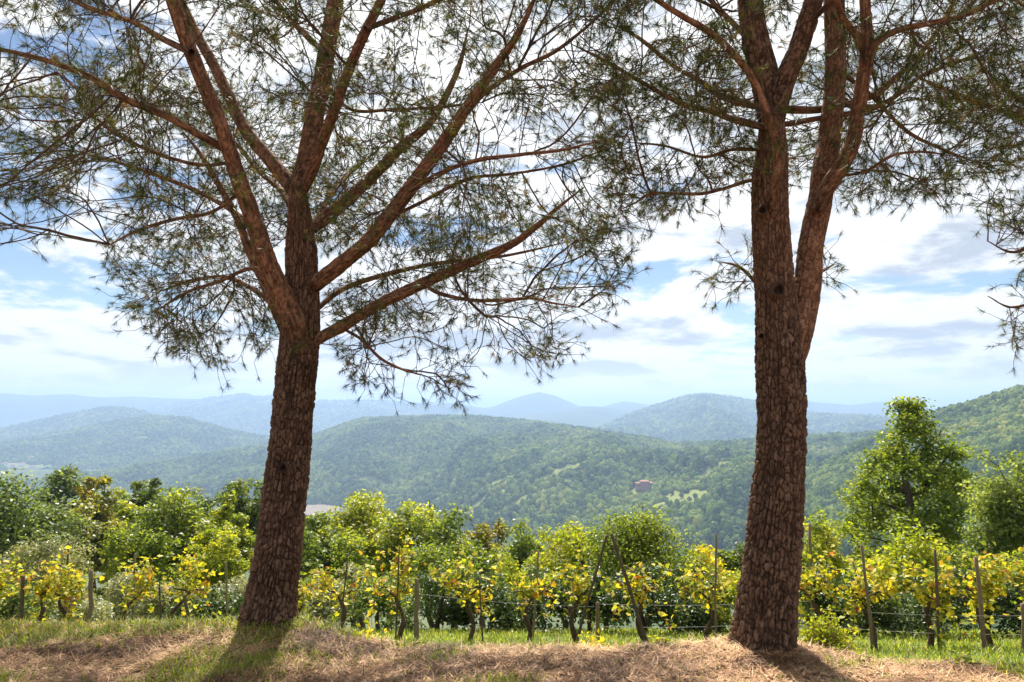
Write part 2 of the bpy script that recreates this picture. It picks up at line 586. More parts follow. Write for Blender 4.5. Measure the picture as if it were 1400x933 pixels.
def forest_tree(name):
    """geometry nodes: lumpy crowns set on every vertex of the carrier mesh, scaled by its `size`"""
    g = bpy.data.node_groups.new(name, 'GeometryNodeTree')
    g.interface.new_socket('Geometry', in_out='INPUT', socket_type='NodeSocketGeometry')
    g.interface.new_socket('Geometry', in_out='OUTPUT', socket_type='NodeSocketGeometry')
    N, L = g.nodes, g.links
    gi, go = N.new('NodeGroupInput'), N.new('NodeGroupOutput')
    join = N.new('GeometryNodeGeometryToInstance')
    for k, (sx, sz) in enumerate(((1.0, 1.1), (0.85, 1.45), (1.1, 0.95))):
        ico = N.new('GeometryNodeMeshIcoSphere')
        ico.inputs['Radius'].default_value = 1.0
        ico.inputs['Subdivisions'].default_value = 3
        pos = N.new('GeometryNodeInputPosition')
        nz = N.new('ShaderNodeTexNoise')
        nz.inputs['Scale'].default_value = 1.5
        nz.inputs['Detail'].default_value = 3.0
        nz.inputs['Roughness'].default_value = 0.7
        off = N.new('ShaderNodeVectorMath'); off.operation = 'ADD'
        off.inputs[1].default_value = (k * 13.1, k * 4.7, k * 9.3)
        L.new(pos.outputs[0], off.inputs[0])
        L.new(off.outputs[0], nz.inputs['Vector'])
        ma = N.new('ShaderNodeMath'); ma.operation = 'MULTIPLY_ADD'
        ma.inputs[1].default_value = 1.5
        ma.inputs[2].default_value = 0.25
        L.new(nz.outputs['Fac'], ma.inputs[0])
        sc = N.new('ShaderNodeVectorMath'); sc.operation = 'SCALE'
        L.new(pos.outputs[0], sc.inputs[0])
        L.new(ma.outputs[0], sc.inputs['Scale'])
        sq = N.new('ShaderNodeVectorMath'); sq.operation = 'MULTIPLY'
        sq.inputs[1].default_value = (sx, sx, sz)
        L.new(sc.outputs[0], sq.inputs[0])
        sp = N.new('GeometryNodeSetPosition')
        L.new(ico.outputs[0], sp.inputs['Geometry'])
        L.new(sq.outputs[0], sp.inputs['Position'])
        sm = N.new('GeometryNodeSetMaterial')
        sm.inputs['Material'].default_value = M_FOREST
        L.new(sp.outputs[0], sm.inputs[0])
        L.new(sm.outputs[0], join.inputs[0])
    iop = N.new('GeometryNodeInstanceOnPoints')
    L.new(gi.outputs[0], iop.inputs['Points'])
    L.new(join.outputs[0], iop.inputs['Instance'])
    iop.inputs['Pick Instance'].default_value = True
    rv = N.new('FunctionNodeRandomValue'); rv.data_type = 'INT'
    rv.inputs['Min'].default_value = 0 if not hasattr(rv.inputs['Min'], 'foo') else 0
    for s in rv.inputs:
        if s.name == 'Max' and s.type == 'INT':
            s.default_value = 2
        if s.name == 'Min' and s.type == 'INT':
            s.default_value = 0
    L.new([s for s in rv.outputs if s.type == 'INT'][0], iop.inputs['Instance Index'])
    na = N.new('GeometryNodeInputNamedAttribute'); na.data_type = 'FLOAT'
    na.inputs['Name'].default_value = 'size'
    L.new(na.outputs[0], iop.inputs['Scale'])
    rr = N.new('FunctionNodeRandomValue'); rr.data_type = 'FLOAT_VECTOR'
    for s in rr.inputs:
        if s.type == 'VECTOR' and s.name == 'Max':
            s.default_value = (0.3, 0.3, 6.283)
        if s.type == 'VECTOR' and s.name == 'Min':
            s.default_value = (-0.3, -0.3, 0)
    L.new([s for s in rr.outputs if s.type == 'VECTOR'][0], iop.inputs['Rotation'])
    L.new(iop.outputs[0], go.inputs[0])
    return g


G_FOREST = forest_tree('forest_trees')


class Hill:
    def __init__(s, rows, amp, seed, name_label, mat, nu=180, nv=44, back=0.7, meadows=()):
        # rows: px, crest py, crest distance, foot py, foot distance
        s.rows = np.array(rows, float)
        s.amp, s.seed = amp, seed
        s.p0, s.p1 = s.rows[0, 0], s.rows[-1, 0]
        s.meadows = []
        for mpx, mpy, rx, ry, rot in meadows:
            q = on_hill(s, mpx, mpy)
            s.meadows.append((q[0], q[1], rx, ry, rot))
        u = np.linspace(0, 1, nu)
        v = np.concatenate([np.linspace(-0.25, 0, 6)[:-1], np.linspace(0, 1, nv), np.linspace(1, 1 + back, 14)[1:]])
        U, W = np.meshgrid(u, v)
        P = s.S(U, W)
        o = link('hill', make_mesh('hill', P.reshape(-1, 3), None, grid_quads(nu, len(v)), [mat], True, s.meadow(U, W).ravel()))
        tag(o, name_label, kind='structure')

    def S(s, U, W):
        px = s.p0 + U * (s.p1 - s.p0)
        r = s.rows
        # smooth the profile between the control points
        def itp(c):
            x = np.linspace(s.p0, s.p1, 400)
            yv = np.interp(x, r[:, 0], c)
            k = np.hanning(9); k /= k.sum()
            ys = np.convolve(np.pad(yv, 4, mode='edge'), k, 'valid')
            return np.interp(px, x, ys)
        cd, fd = itp(r[:, 2]), itp(r[:, 4])
        def hz(py, d):
            vv = (466.5 - py) / FPX
            yy = math.cos(PITCH) - math.sin(PITCH) * vv
            zz = math.sin(PITCH) + math.cos(PITCH) * vv
            return EYE + zz / yy * d, yy
        cz, cy = hz(itp(r[:, 1]), cd)
        fz, fy = hz(itp(r[:, 3]), fd)
        d = fd + (cd - fd) * W
        Wc = np.clip(W, 0, 1)
        e = np.sin(Wc * math.pi / 2)
        e = 0.55 * e + 0.45 * Wc
        z = fz + (cz - fz) * e
        z = z + np.where(W < 0, W * np.abs(cz - fz) * 1.6 - 0, 0)
        z = z - np.where(W > 1, (W - 1) ** 1.3 * np.abs(cz - fz) * 0.9, 0)
        x = (px - 700) / FPX * d / 1.02
        z = np.maximum(z, -252)
        # spurs and gullies running down the slope, dying out at crest and foot
        k = np.clip(W, 0, 1)
        env = np.clip(4 * k * (1 - k), 0, 1) ** 0.6 * (1 - k ** 1.6)
        L = np.mean(r[:, 2]) * 0.16
        warp = (fbm(x / L, d / L, s.seed, 3) - 0.5) * 1.6
        rid = 1 - np.abs(2 * fbm(x / L * 0.9 + warp, d / L * 0.35 + 3.3, s.seed + 11, 3) - 1)
        z = z + s.amp * env * (rid - 0.72) * 3.6 + s.amp * 0.7 * env * (fbm(x / L * 2.2, d / L * 2.2, s.seed + 5, 3) - 0.5)
        z = z + s.amp * 0.06 * (vnoise(x / L * 9, d / L * 9, s.seed + 2) - 0.5)
        return np.stack([x, d, z], -1)

    def meadow(s, U, W):
        P = s.S(U, W)
        # cleared fields are given by where they lie on the slope (metres)
        m = np.zeros(U.shape)
        for mx, my, rx, ry, rot in s.meadows:
            dx, dy = P[..., 0] - mx, P[..., 1] - my
            a, b = dx * math.cos(rot) + dy * math.sin(rot), -dx * math.sin(rot) + dy * math.cos(rot)
            q = (a / rx) ** 2 + (b / ry) ** 2 + (fbm(P[..., 0] / 16, P[..., 1] / 22, 77, 3) - 0.5) * 1.9
            m = np.maximum(m, np.clip((1.25 - q) * 3, 0, 1))
        return m

    def scatter(s, n, size, lo=0.0, hi=1.05):
        r = np.random.default_rng(s.seed + 99)
        U = r.random(n * 2); W = lo + (hi - lo) * r.random(n * 2)
        P = s.S(U, W)
        keep = (r.random(n * 2) < P[..., 1] / s.rows[:, 2].max()) & (s.meadow(U, W) < 0.35)
        P = P[keep]
        sz = size * (0.6 + 1.1 * r.random(len(P)) ** 2)
        P[:, 2] += sz * 0.45
        return P, sz


def forest(P, sz, label):
    me = make_mesh('forest', P)
    a = me.attributes.new('size', 'FLOAT', 'POINT')
    a.data.foreach_set('value', sz.astype(np.float32))
    o = link('forest', me)
    mod = o.modifiers.new('trees', 'NODES')
    mod.node_group = G_FOREST
    tag(o, label, kind='stuff')


def on_hill(hill, px, py):
    """where the sight line through a pixel meets a hillside"""
    u = (px - hill.p0) / (hill.p1 - hill.p0)
    w = np.linspace(0, 1, 400)
    P = hill.S(np.full(400, u), w)
    r = ray(px, py)
    k = np.argmin(np.abs((P[:, 2] - EYE) / P[:, 1] - r[2] / r[1]))
    return P[k]


def mead_at(px, py, d, rx, ry, rot=0.0):
    return (px, py, rx, ry, rot)


H = {}
H['central'] = Hill([(20, 668, 2300, 696, 1950), (100, 658, 2400, 694, 1900), (180, 641, 2500, 692, 1800), (300, 617, 2600, 692, 1750), (370, 608, 2650, 692, 1720),
                     (430, 595, 2700, 692, 1680), (490, 574, 2600, 694, 1600), (570, 571, 2550, 705, 1450), (650, 571, 2500, 722, 1250), (690, 575, 2450, 728, 1180),
                     (740, 580, 2350, 732, 1100), (800, 588, 2200, 737, 1020), (850, 596, 2050, 740, 960), (930, 610, 1850, 745, 880), (1040, 605, 1700, 750, 800),
                     (1150, 598, 1600, 750, 740), (1300, 590, 1600, 745, 700), (1480, 585, 1600, 745, 700)],
                    64, 21, 'broad wooded hill filling the middle of the valley view', M_HILL, 330, 100,
                    meadows=[mead_at(1010, 668, 1250, 40, 9, 0.3), mead_at(985, 640, 1500, 50, 10, -0.1), mead_at(690, 655, 1750, 70, 12, 0.2), mead_at(830, 700, 1150, 30, 8, 0.2), mead_at(585, 690, 1500, 60, 12), mead_at(520, 660, 1900, 60, 12, -.3), mead_at(938, 681, 1120, 30, 44), mead_at(906, 690, 1100, 22, 18), mead_at(958, 687, 1130, 14, 16), mead_at(920, 676, 1130, 14, 22), mead_at(775, 641, 1650, 45, 14, 0.1), mead_at(715, 683, 1400, 60, 10), mead_at(775, 657, 1560, 16, 10),
                             mead_at(550, 583, 2400, 140, 40), mead_at(880, 674, 1130, 22, 22), mead_at(660, 684, 1420, 50, 12)])
H['right'] = Hill([(1030, 700, 900, 760, 600), (1110, 655, 950, 760, 560), (1180, 612, 1000, 760, 520), (1250, 584, 1000, 760, 500), (1300, 567, 980, 760, 480),
                   (1350, 553, 960, 760, 460), (1400, 539, 940, 760, 440), (1500, 512, 900, 760, 430), (1700, 470, 900, 760, 430)],
                  30, 33, 'steep wooded hillside rising at the right edge', M_HILL, 200, 70)
H['left_near'] = Hill([(-260, 650, 3100, 668, 2300), (-60, 619, 3200, 664, 2300), (0, 607, 3250, 660, 2300), (60, 597, 3300, 664, 2300), (100, 589, 3350, 670, 2300), (150, 578, 3400, 675, 2350),
                       (185, 573, 3400, 675, 2400), (215, 571, 3400, 675, 2450), (240, 572, 3400, 672, 2500), (270, 579, 3400, 668, 2600),
                       (310, 590, 3400, 660, 2700), (340, 596, 3400, 655, 2800), (370, 601, 3400, 650, 2850), (460, 612, 3400, 640, 2900)],
                      34, 45, 'low blue-green wooded hill left of the left pine', M_HILL, 220, 70, meadows=[mead_at(188, 599, 3000, 45, 26), mead_at(30, 640, 2450, 120, 60)])
H['left_back'] = Hill([(-300, 625, 4000, 640, 3300), (-60, 600, 4100, 640, 3300), (0, 588, 4200, 640, 3400), (50, 576, 4300, 635, 3500), (100, 566, 4300, 630, 3500), (140, 559, 4300, 625, 3500),
                       (155, 559, 4300, 625, 3500), (180, 563, 4300, 620, 3500), (205, 571, 4300, 620, 3500), (260, 592, 4300, 620, 3500), (330, 606, 4300, 625, 3500)],
                      34, 57, 'rounded blue hill behind the low left hill', M_HILL, 160, 50)
H['right_mid'] = Hill([(780, 600, 4300, 615, 3000), (830, 583, 4400, 620, 2900), (870, 566, 4500, 622, 2800), (900, 557, 4500, 624, 2800), (940, 545, 4500, 626, 2800), (965, 541, 4500, 626, 2700),
                       (1000, 545, 4500, 622, 2700), (1040, 552, 4500, 620, 2700), (1100, 567, 4400, 618, 2600), (1150, 570, 4400, 615, 2600), (1200, 572, 4400, 612, 2600), (1330, 584, 4400, 610, 2600), (1500, 590, 4400, 610, 2600)],
                      60, 61, 'domed blue hill left of the right pine', M_HILL, 220, 60)
H['mid_gap'] = Hill([(600, 585, 5800, 605, 4300), (680, 569, 5900, 605, 4300), (730, 564, 6000, 605, 4300), (770, 561, 6000, 605, 4300), (800, 555, 6000, 608, 4300), (830, 557, 6000, 610, 4300), (870, 564, 6000, 612, 4300), (960, 578, 6000, 615, 4300)],
                    50, 69, 'bluish hill below the cone mountain', M_HILLFAR, 140, 40)
H['left_mid'] = Hill([(130, 580, 6600, 600, 5000), (200, 562, 6600, 602, 5000), (240, 553, 6700, 606, 5000), (280, 547, 6700, 608, 5000), (325, 541, 6700, 610, 5000), (350, 545, 6700, 610, 5000), (370, 543, 6700, 610, 5000), (420, 551, 6700, 605, 5000),
                      (480, 550, 6700, 600, 5000), (520, 551, 6700, 598, 5000), (570, 555, 6600, 596, 5000), (620, 557, 6500, 594, 5000), (650, 567, 6500, 594, 5000), (720, 580, 6500, 596, 5000)],
                     80, 71, 'long blue ridge behind the left pine trunk', M_HILLFAR, 260, 50)
H['left_low_far'] = Hill([(-300, 583, 6950, 600, 6200), (0, 578, 7000, 600, 6200), (45, 569, 7000, 600, 6200), (75, 565, 7000, 600, 6200), (100, 567, 7000, 600, 6200), (150, 575, 7000, 600, 6200), (260, 582, 7000, 600, 6200)],
                         60, 77, 'pale blue low ridge at the left edge', M_HILLFAR, 100, 30)
H['left_hump'] = Hill([(150, 572, 7150, 595, 6800), (185, 554, 7150, 595, 6800), (212, 549, 7150, 595, 6800), (235, 553, 7150, 595, 6800), (300, 572, 7150, 595, 6800)],
                      40, 79, 'small pale hump left of the long ridge', M_HILLFAR, 60, 24)
H['right_far'] = Hill([(1000, 560, 7250, 590, 6500), (1060, 550, 7250, 590, 6500), (1085, 546, 7250, 590, 6500), (1105, 548, 7250, 590, 6500), (1130, 551, 7250, 590, 6500), (1170, 554, 7250, 590, 6500), (1205, 550, 7250, 590, 6500),
                       (1225, 550, 7250, 590, 6500), (1260, 556, 7250, 590, 6500), (1310, 562, 7250, 590, 6500), (1500, 575, 7250, 590, 6500)],
                      80, 83, 'pale blue ridge right of the right pine', M_HILLFAR, 160, 30)
H['cone'] = Hill([(560, 572, 7600, 585, 7300), (640, 560, 7600, 585, 7300), (672, 557, 7600, 585, 7300), (700, 546, 7600, 585, 7300), (720, 540, 7600, 585, 7300), (738, 536, 7600, 585, 7300), (760, 541, 7600, 585, 7300), (790, 554, 7600, 585, 7300), (840, 566, 7600, 585, 7300), (900, 575, 7600, 585, 7300)],
                 80, 87, 'pale cone-shaped mountain on the horizon', M_HILLFAR, 120, 30)
H['far_small'] = Hill([(790, 570, 7750, 580, 7400), (825, 556, 7750, 580, 7400), (855, 549, 7750, 580, 7400), (880, 552, 7750, 580, 7400), (910, 557, 7750, 580, 7400), (1000, 566, 7750, 580, 7400)],
                      60, 91, 'faint small mountain right of the cone mountain', M_HILLFAR, 80, 24)
H['far_left'] = Hill([(-500, 545, 7600, 580, 7300), (-100, 542, 7600, 580, 7300), (0, 538, 7600, 580, 7300), (30, 541, 7600, 580, 7300), (85, 539, 7600, 580, 7300), (130, 544, 7600, 580, 7300), (170, 542, 7600, 580, 7300), (230, 545, 7600, 580, 7300),
                      (300, 547, 7600, 580, 7300), (400, 551, 7600, 580, 7300), (520, 552, 7600, 580, 7300), (620, 551, 7600, 580, 7300), (660, 558, 7600, 580, 7300), (740, 566, 7600, 580, 7300)],
                     100, 95, 'faint far range along the left horizon', M_HILLFAR, 260, 30)

forest(*H['central'].scatter(92000, 4.1), 'dense green woodland covering the broad middle hill')
forest(*H['right'].scatter(24000, 3.8, 0.0), 'dense woodland covering the steep right hillside')
forest(*H['left_near'].scatter(30000, 5.6), 'bluish woodland on the low left hill')
forest(*H['left_back'].scatter(12000, 8), 'hazy woodland on the rounded blue hill')
forest(*H['right_mid'].scatter(20000, 8.5), 'hazy woodland on the domed hill')
forest(*H['left_mid'].scatter(15000, 11), 'faint woodland along the long blue ridge')


# valley floor fields and houses
def field(px, py, w, d, z, col, label):
    r = ray(px, py)
    dist = (z - EYE) / r[2] * r[1]
    c = at(px, py, dist)
    n = 7
    a = np.linspace(0, 2 * math.pi, 16, endpoint=False)
    V = [[0, 0, 0]] + [[w * math.cos(t) * (0.85 + 0.3 * random.random()), d * math.sin(t) * (0.85 + 0.3 * random.random()), 0] for t in a]
    T = [[0, i + 1, (i + 1) % 16 + 1] for i in range(16)]
    o = link('field', make_mesh('field', V, T, None, [col]), None, (c[0], c[1], ground_z(c[0], c[1]) + 1.2))
    tag(o, label, kind='structure')


# ------------------------------------------------------------------ growing branches
def grow(seeds, spath, pts, bf):
    """join every point to the growing skeleton by the cheapest link (length + bf * way already walked)"""
    ns, n = len(seeds), len(pts)
    P = np.vstack([seeds, pts])
    path = np.concatenate([spath, np.zeros(n)])
    par = np.full(ns + n, -1)
    best = np.full(n, np.inf); bp = np.zeros(n, int)
    for i in range(ns):
        c = np.linalg.norm(pts - seeds[i], axis=1) + bf * spath[i]
        m = c < best
        best[m] = c[m]; bp[m] = i
    done = np.zeros(n, bool)
    order = []
    for _ in range(n):
        i = int(np.argmin(np.where(done, np.inf, best)))
        done[i] = True
        k = ns + i
        par[k] = bp[i]
        path[k] = path[bp[i]] + np.linalg.norm(P[k] - P[bp[i]])
        order.append(k)
        c = np.linalg.norm(pts - pts[i], axis=1) + bf * path[k]
        m = (c < best) & ~done
        best[m] = c[m]; bp[m] = k
    return P, par, order, path


def chains_of(P, par, order, ns, tip, expo, rmax):
    n = len(P)
    cnt = np.zeros(n)
    kids = [[] for _ in range(n)]
    for k in order:
        kids[par[k]].append(k)
    for k in reversed(order):
        if not kids[k]:
            cnt[k] = 1
        cnt[par[k]] += cnt[k]
    rad = np.minimum(tip * np.maximum(cnt, 1) ** expo, rmax)
    ch = []
    main = np.full(n, -1)
    for k in range(ns, n):
        if kids[k]:
            main[k] = max(kids[k], key=lambda q: cnt[q])
    for k in order:
        if par[k] < ns or main[par[k]] != k:
            c = [par[k], k]
            while main[c[-1]] >= 0:
                c.append(main[c[-1]])
            ch.append(c)
    return ch, rad, cnt, kids


def chain_path(P, rad, c, jit, step, r):
    X = P[c].copy()
    q = rad[c].copy()
    q[0] = q[1]
    row = np.column_stack([X, q])
    S = smooth_path(row, step)
    n = len(S)
    w = np.cumsum(r.normal(0, 1, (n, 3)), axis=0)
    w -= np.linspace(0, 1, n)[:, None] * w[-1]
    S[:, :3] += w * jit * 0.35
    S[:, 3] = np.maximum(S[:, 3], 0.0004)
    return S


def needle_tufts(base, dirn, r, nmin, nmax, lmin, lmax, width, rowtint):
    """bunches of needles: one thin triangle each"""
    n = len(base)
    k = r.integers(nmin, nmax + 1, n)
    idx = np.repeat(np.arange(n), k)
    m = len(idx)
    b = base[idx] - dirn[idx] * (r.random((m, 1)) * 0.045)
    side = unit(r.normal(0, 1, (m, 3)))
    ang = 0.30 + 0.95 * r.random((m, 1))
    d = unit(dirn[idx] * np.cos(ang) + side * np.sin(ang) + np.array([0, 0, -0.10]))
    ln = (lmin + (lmax - lmin) * r.random((m, 1)))
    tipp = b + d * ln + np.array([0, 0, -1]) * ln * 0.06
    w = unit(np.cross(d, unit(r.normal(0, 1, (m, 3))))) * width * 0.5
    V = np.stack([b - w, b + w, tipp], 1).reshape(-1, 3)
    T = np.arange(m * 3).reshape(-1, 3)
    tt = np.repeat(np.clip(rowtint[idx] + r.normal(0, 0.10, m), 0, 1), 3)
    return V, T, tt


def bark_tube(rows, sides, step, cw, ch, depth, seed, flare=0.0, lump=0.0):
    """a stem whose bark is cut into raised plates by deep fissures"""
    S = smooth_path(rows, step)
    pts, rad = S[:, :3], S[:, 3]
    n = len(pts)
    s = np.concatenate([[0], np.cumsum(np.linalg.norm(np.diff(pts, axis=0), axis=1))])
    th = np.arange(sides) / sides
    r0 = np.mean(rad)
    ncol = max(5, int(round(2 * math.pi * r0 / cw)))
    Uc = np.broadcast_to(th[None, :] * ncol, (n, sides))
    Vc = np.broadcast_to((s / ch)[:, None], (n, sides))
    wu = (fbm(np.cos(th * 2 * math.pi)[None, :] * 3 + s[:, None] * 7, np.sin(th * 2 * math.pi)[None, :] * 3 + 0 * s[:, None], seed, 3) - 0.5)
    Uw = Uc + wu * 1.5
    Vw = Vc + (fbm(np.cos(th * 2 * math.pi)[None, :] * 4 + 9 + 0 * s[:, None], np.sin(th * 2 * math.pi)[None, :] * 4 + s[:, None] * 5, seed + 4, 3) - 0.5) * 0.8
    f1 = np.full((n, sides), 9.0); f2 = f1.copy(); cell = np.zeros((n, sides))
    ui, vi = np.floor(Uw), np.floor(Vw)
    for du in (-2, -1, 0, 1, 2):
        for dv in (-1, 0, 1):
            cu, cv = ui + du, vi + dv
            um = np.mod(cu, ncol)
            sd_ = np.full_like(cu, seed)
            jx = cu + 0.5 + (hash01(um, cv, sd_) - 0.5) * 0.85
            jy = cv + 0.5 + (hash01(um, cv, sd_ + 31) - 0.5) * 0.9
            dd = np.sqrt((Uw - jx) ** 2 + ((Vw - jy) * 1.9) ** 2)
            hh = hash01(um, cv, sd_ + 57)
            nearer = dd < f1
            f2 = np.where(nearer, f1, np.minimum(f2, dd))
            cell = np.where(nearer, hh, cell)
            f1 = np.where(nearer, dd, f1)
    ev = np.clip((f2 - f1 - 0.03) / 0.34, 0, 1)
    # long wavering vertical furrows, merging and dying out
    cs, sn = np.cos(th * 2 * math.pi)[None, :], np.sin(th * 2 * math.pi)[None, :]
    sv = s[:, None]
    def furrow(m, amp, fr, sd_, wd):
        w1 = fbm(cs * 2.6 + sv * fr + 3.1 * sd_, sn * 2.6 + sv * fr * 0.4, sd_, 3) - 0.5
        w2 = fbm(cs * 9 + 2, sn * 9 + sv * fr * 3.2, sd_ + 9, 2) - 0.5
        q = th[None, :] * m + amp * w1 * 2.4 + 0.5 * w2
        q = np.abs(2 * (q - np.floor(q)) - 1)
        live = np.clip(0.35 + 1.7 * fbm(cs * 4 + 7, sn * 4 + sv * 5, sd_ + 21, 2) - 0.35, 0, 1)
        return np.clip((1 - q) / wd, 0, 1) * live + (1 - live)
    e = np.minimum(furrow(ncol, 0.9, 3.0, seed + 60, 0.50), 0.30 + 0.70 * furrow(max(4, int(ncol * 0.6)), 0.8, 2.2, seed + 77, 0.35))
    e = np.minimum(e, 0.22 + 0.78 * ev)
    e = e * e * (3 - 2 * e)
    depth = depth * (1 - 0.55 * np.clip((s[:, None] - 1.5) / 0.9, 0, 1))
    fine = fbm(Uc * 3 + 100, Vc * 9, seed + 8, 3) - 0.5
    disp = depth * (e * (0.75 + 0.5 * cell) - 0.8) + depth * 0.6 * fine * e
    tp = np.clip((s[-1] - s) / max(0.18 * s[-1], 1e-6), 0, 1)[:, None]
    R_ = (rad[:, None] + disp) * (0.35 + 0.65 * tp ** 0.7)
    if flare:
        g = np.exp(-s / 0.16)[:, None]
        lob = 0.55 + 0.45 * np.cos(th * 2 * math.pi * 5 + 1.3 * seed)[None, :] * 0.8
        R_ = R_ * (1 + flare * g * lob)
    if lump:
        R_ = R_ * (1 + lump * (fbm(np.cos(th * 2 * math.pi)[None, :] * 1.2 + 5 + 0 * s[:, None], np.sin(th * 2 * math.pi)[None, :] * 1.2 + s[:, None] * 2.2, seed + 3, 2) - 0.5))
    V, Q = tube_grid(pts, rad, sides, R_)
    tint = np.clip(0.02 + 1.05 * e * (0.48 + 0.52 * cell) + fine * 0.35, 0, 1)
    V = np.vstack([V, pts[-1]])
    j = np.arange(sides); k = (j + 1) % sides
    T = np.column_stack([(n - 1) * sides + j, (n - 1) * sides + k, np.full(sides, n * sides)])
    return V, T, Q, np.append(tint.ravel(), 0.4)


def rows_px(lst, scale=0.5):
    """(px, py, width px, distance) -> rows of x, y, z, radius"""
    out = []
    for px, py, w, d in lst:
        p = at(px, py, d)
        out.append([*p, w * scale * mpp(d)])
    return np.array(out)


def with_depth(pw, d0, d1):
    n = len(pw)
    return [(a, b, w, d0 + (d1 - d0) * i / max(n - 1, 1)) for i, (a, b, w) in enumerate(pw)]


def in_poly(x, y, poly):
    c = np.zeros(len(x), bool)
    j = len(poly) - 1
    for i in range(len(poly)):
        xi, yi = poly[i]; xj, yj = poly[j]
        m = ((yi > y) != (yj > y)) & (x < (xj - xi) * (y - yi) / (yj - yi + 1e-12) + xi)
        c ^= m
        j = i
    return c


def crown_points(r, regions, clear=()):
    """twig ends: each region is an outline seen from the front with its own spread of depth"""
    out = []
    for poly, n, d0, d1, sp in regions:
        poly = np.array(poly, float)
        lo, hi = poly.min(0), poly.max(0)
        got = []
        while len(got) < n:
            x = lo[0] + (hi[0] - lo[0]) * r.random(n * 2); y = lo[1] + (hi[1] - lo[1]) * r.random(n * 2)
            ok = in_poly(x, y, poly)
            # clumps: keep more where the noise is high
            ok &= r.random(n * 2) < np.clip((fbm(x / 62, y / 50, int(sp), 2) - 0.36) * 4.2, 0.05, 1)
            got += list(zip(x[ok], y[ok]))
        for px, py in got[:n]:
            d = d0 + (d1 - d0) * r.random()
            if r.random() < 0.8 and any(a < px < b and c < py < e for a, b, c, e, _ in clear):
                d = max(clear[0][4] + 0.25 + 0.9 * r.random(), d)
            out.append(at(px, py, d))
    return np.array(out)


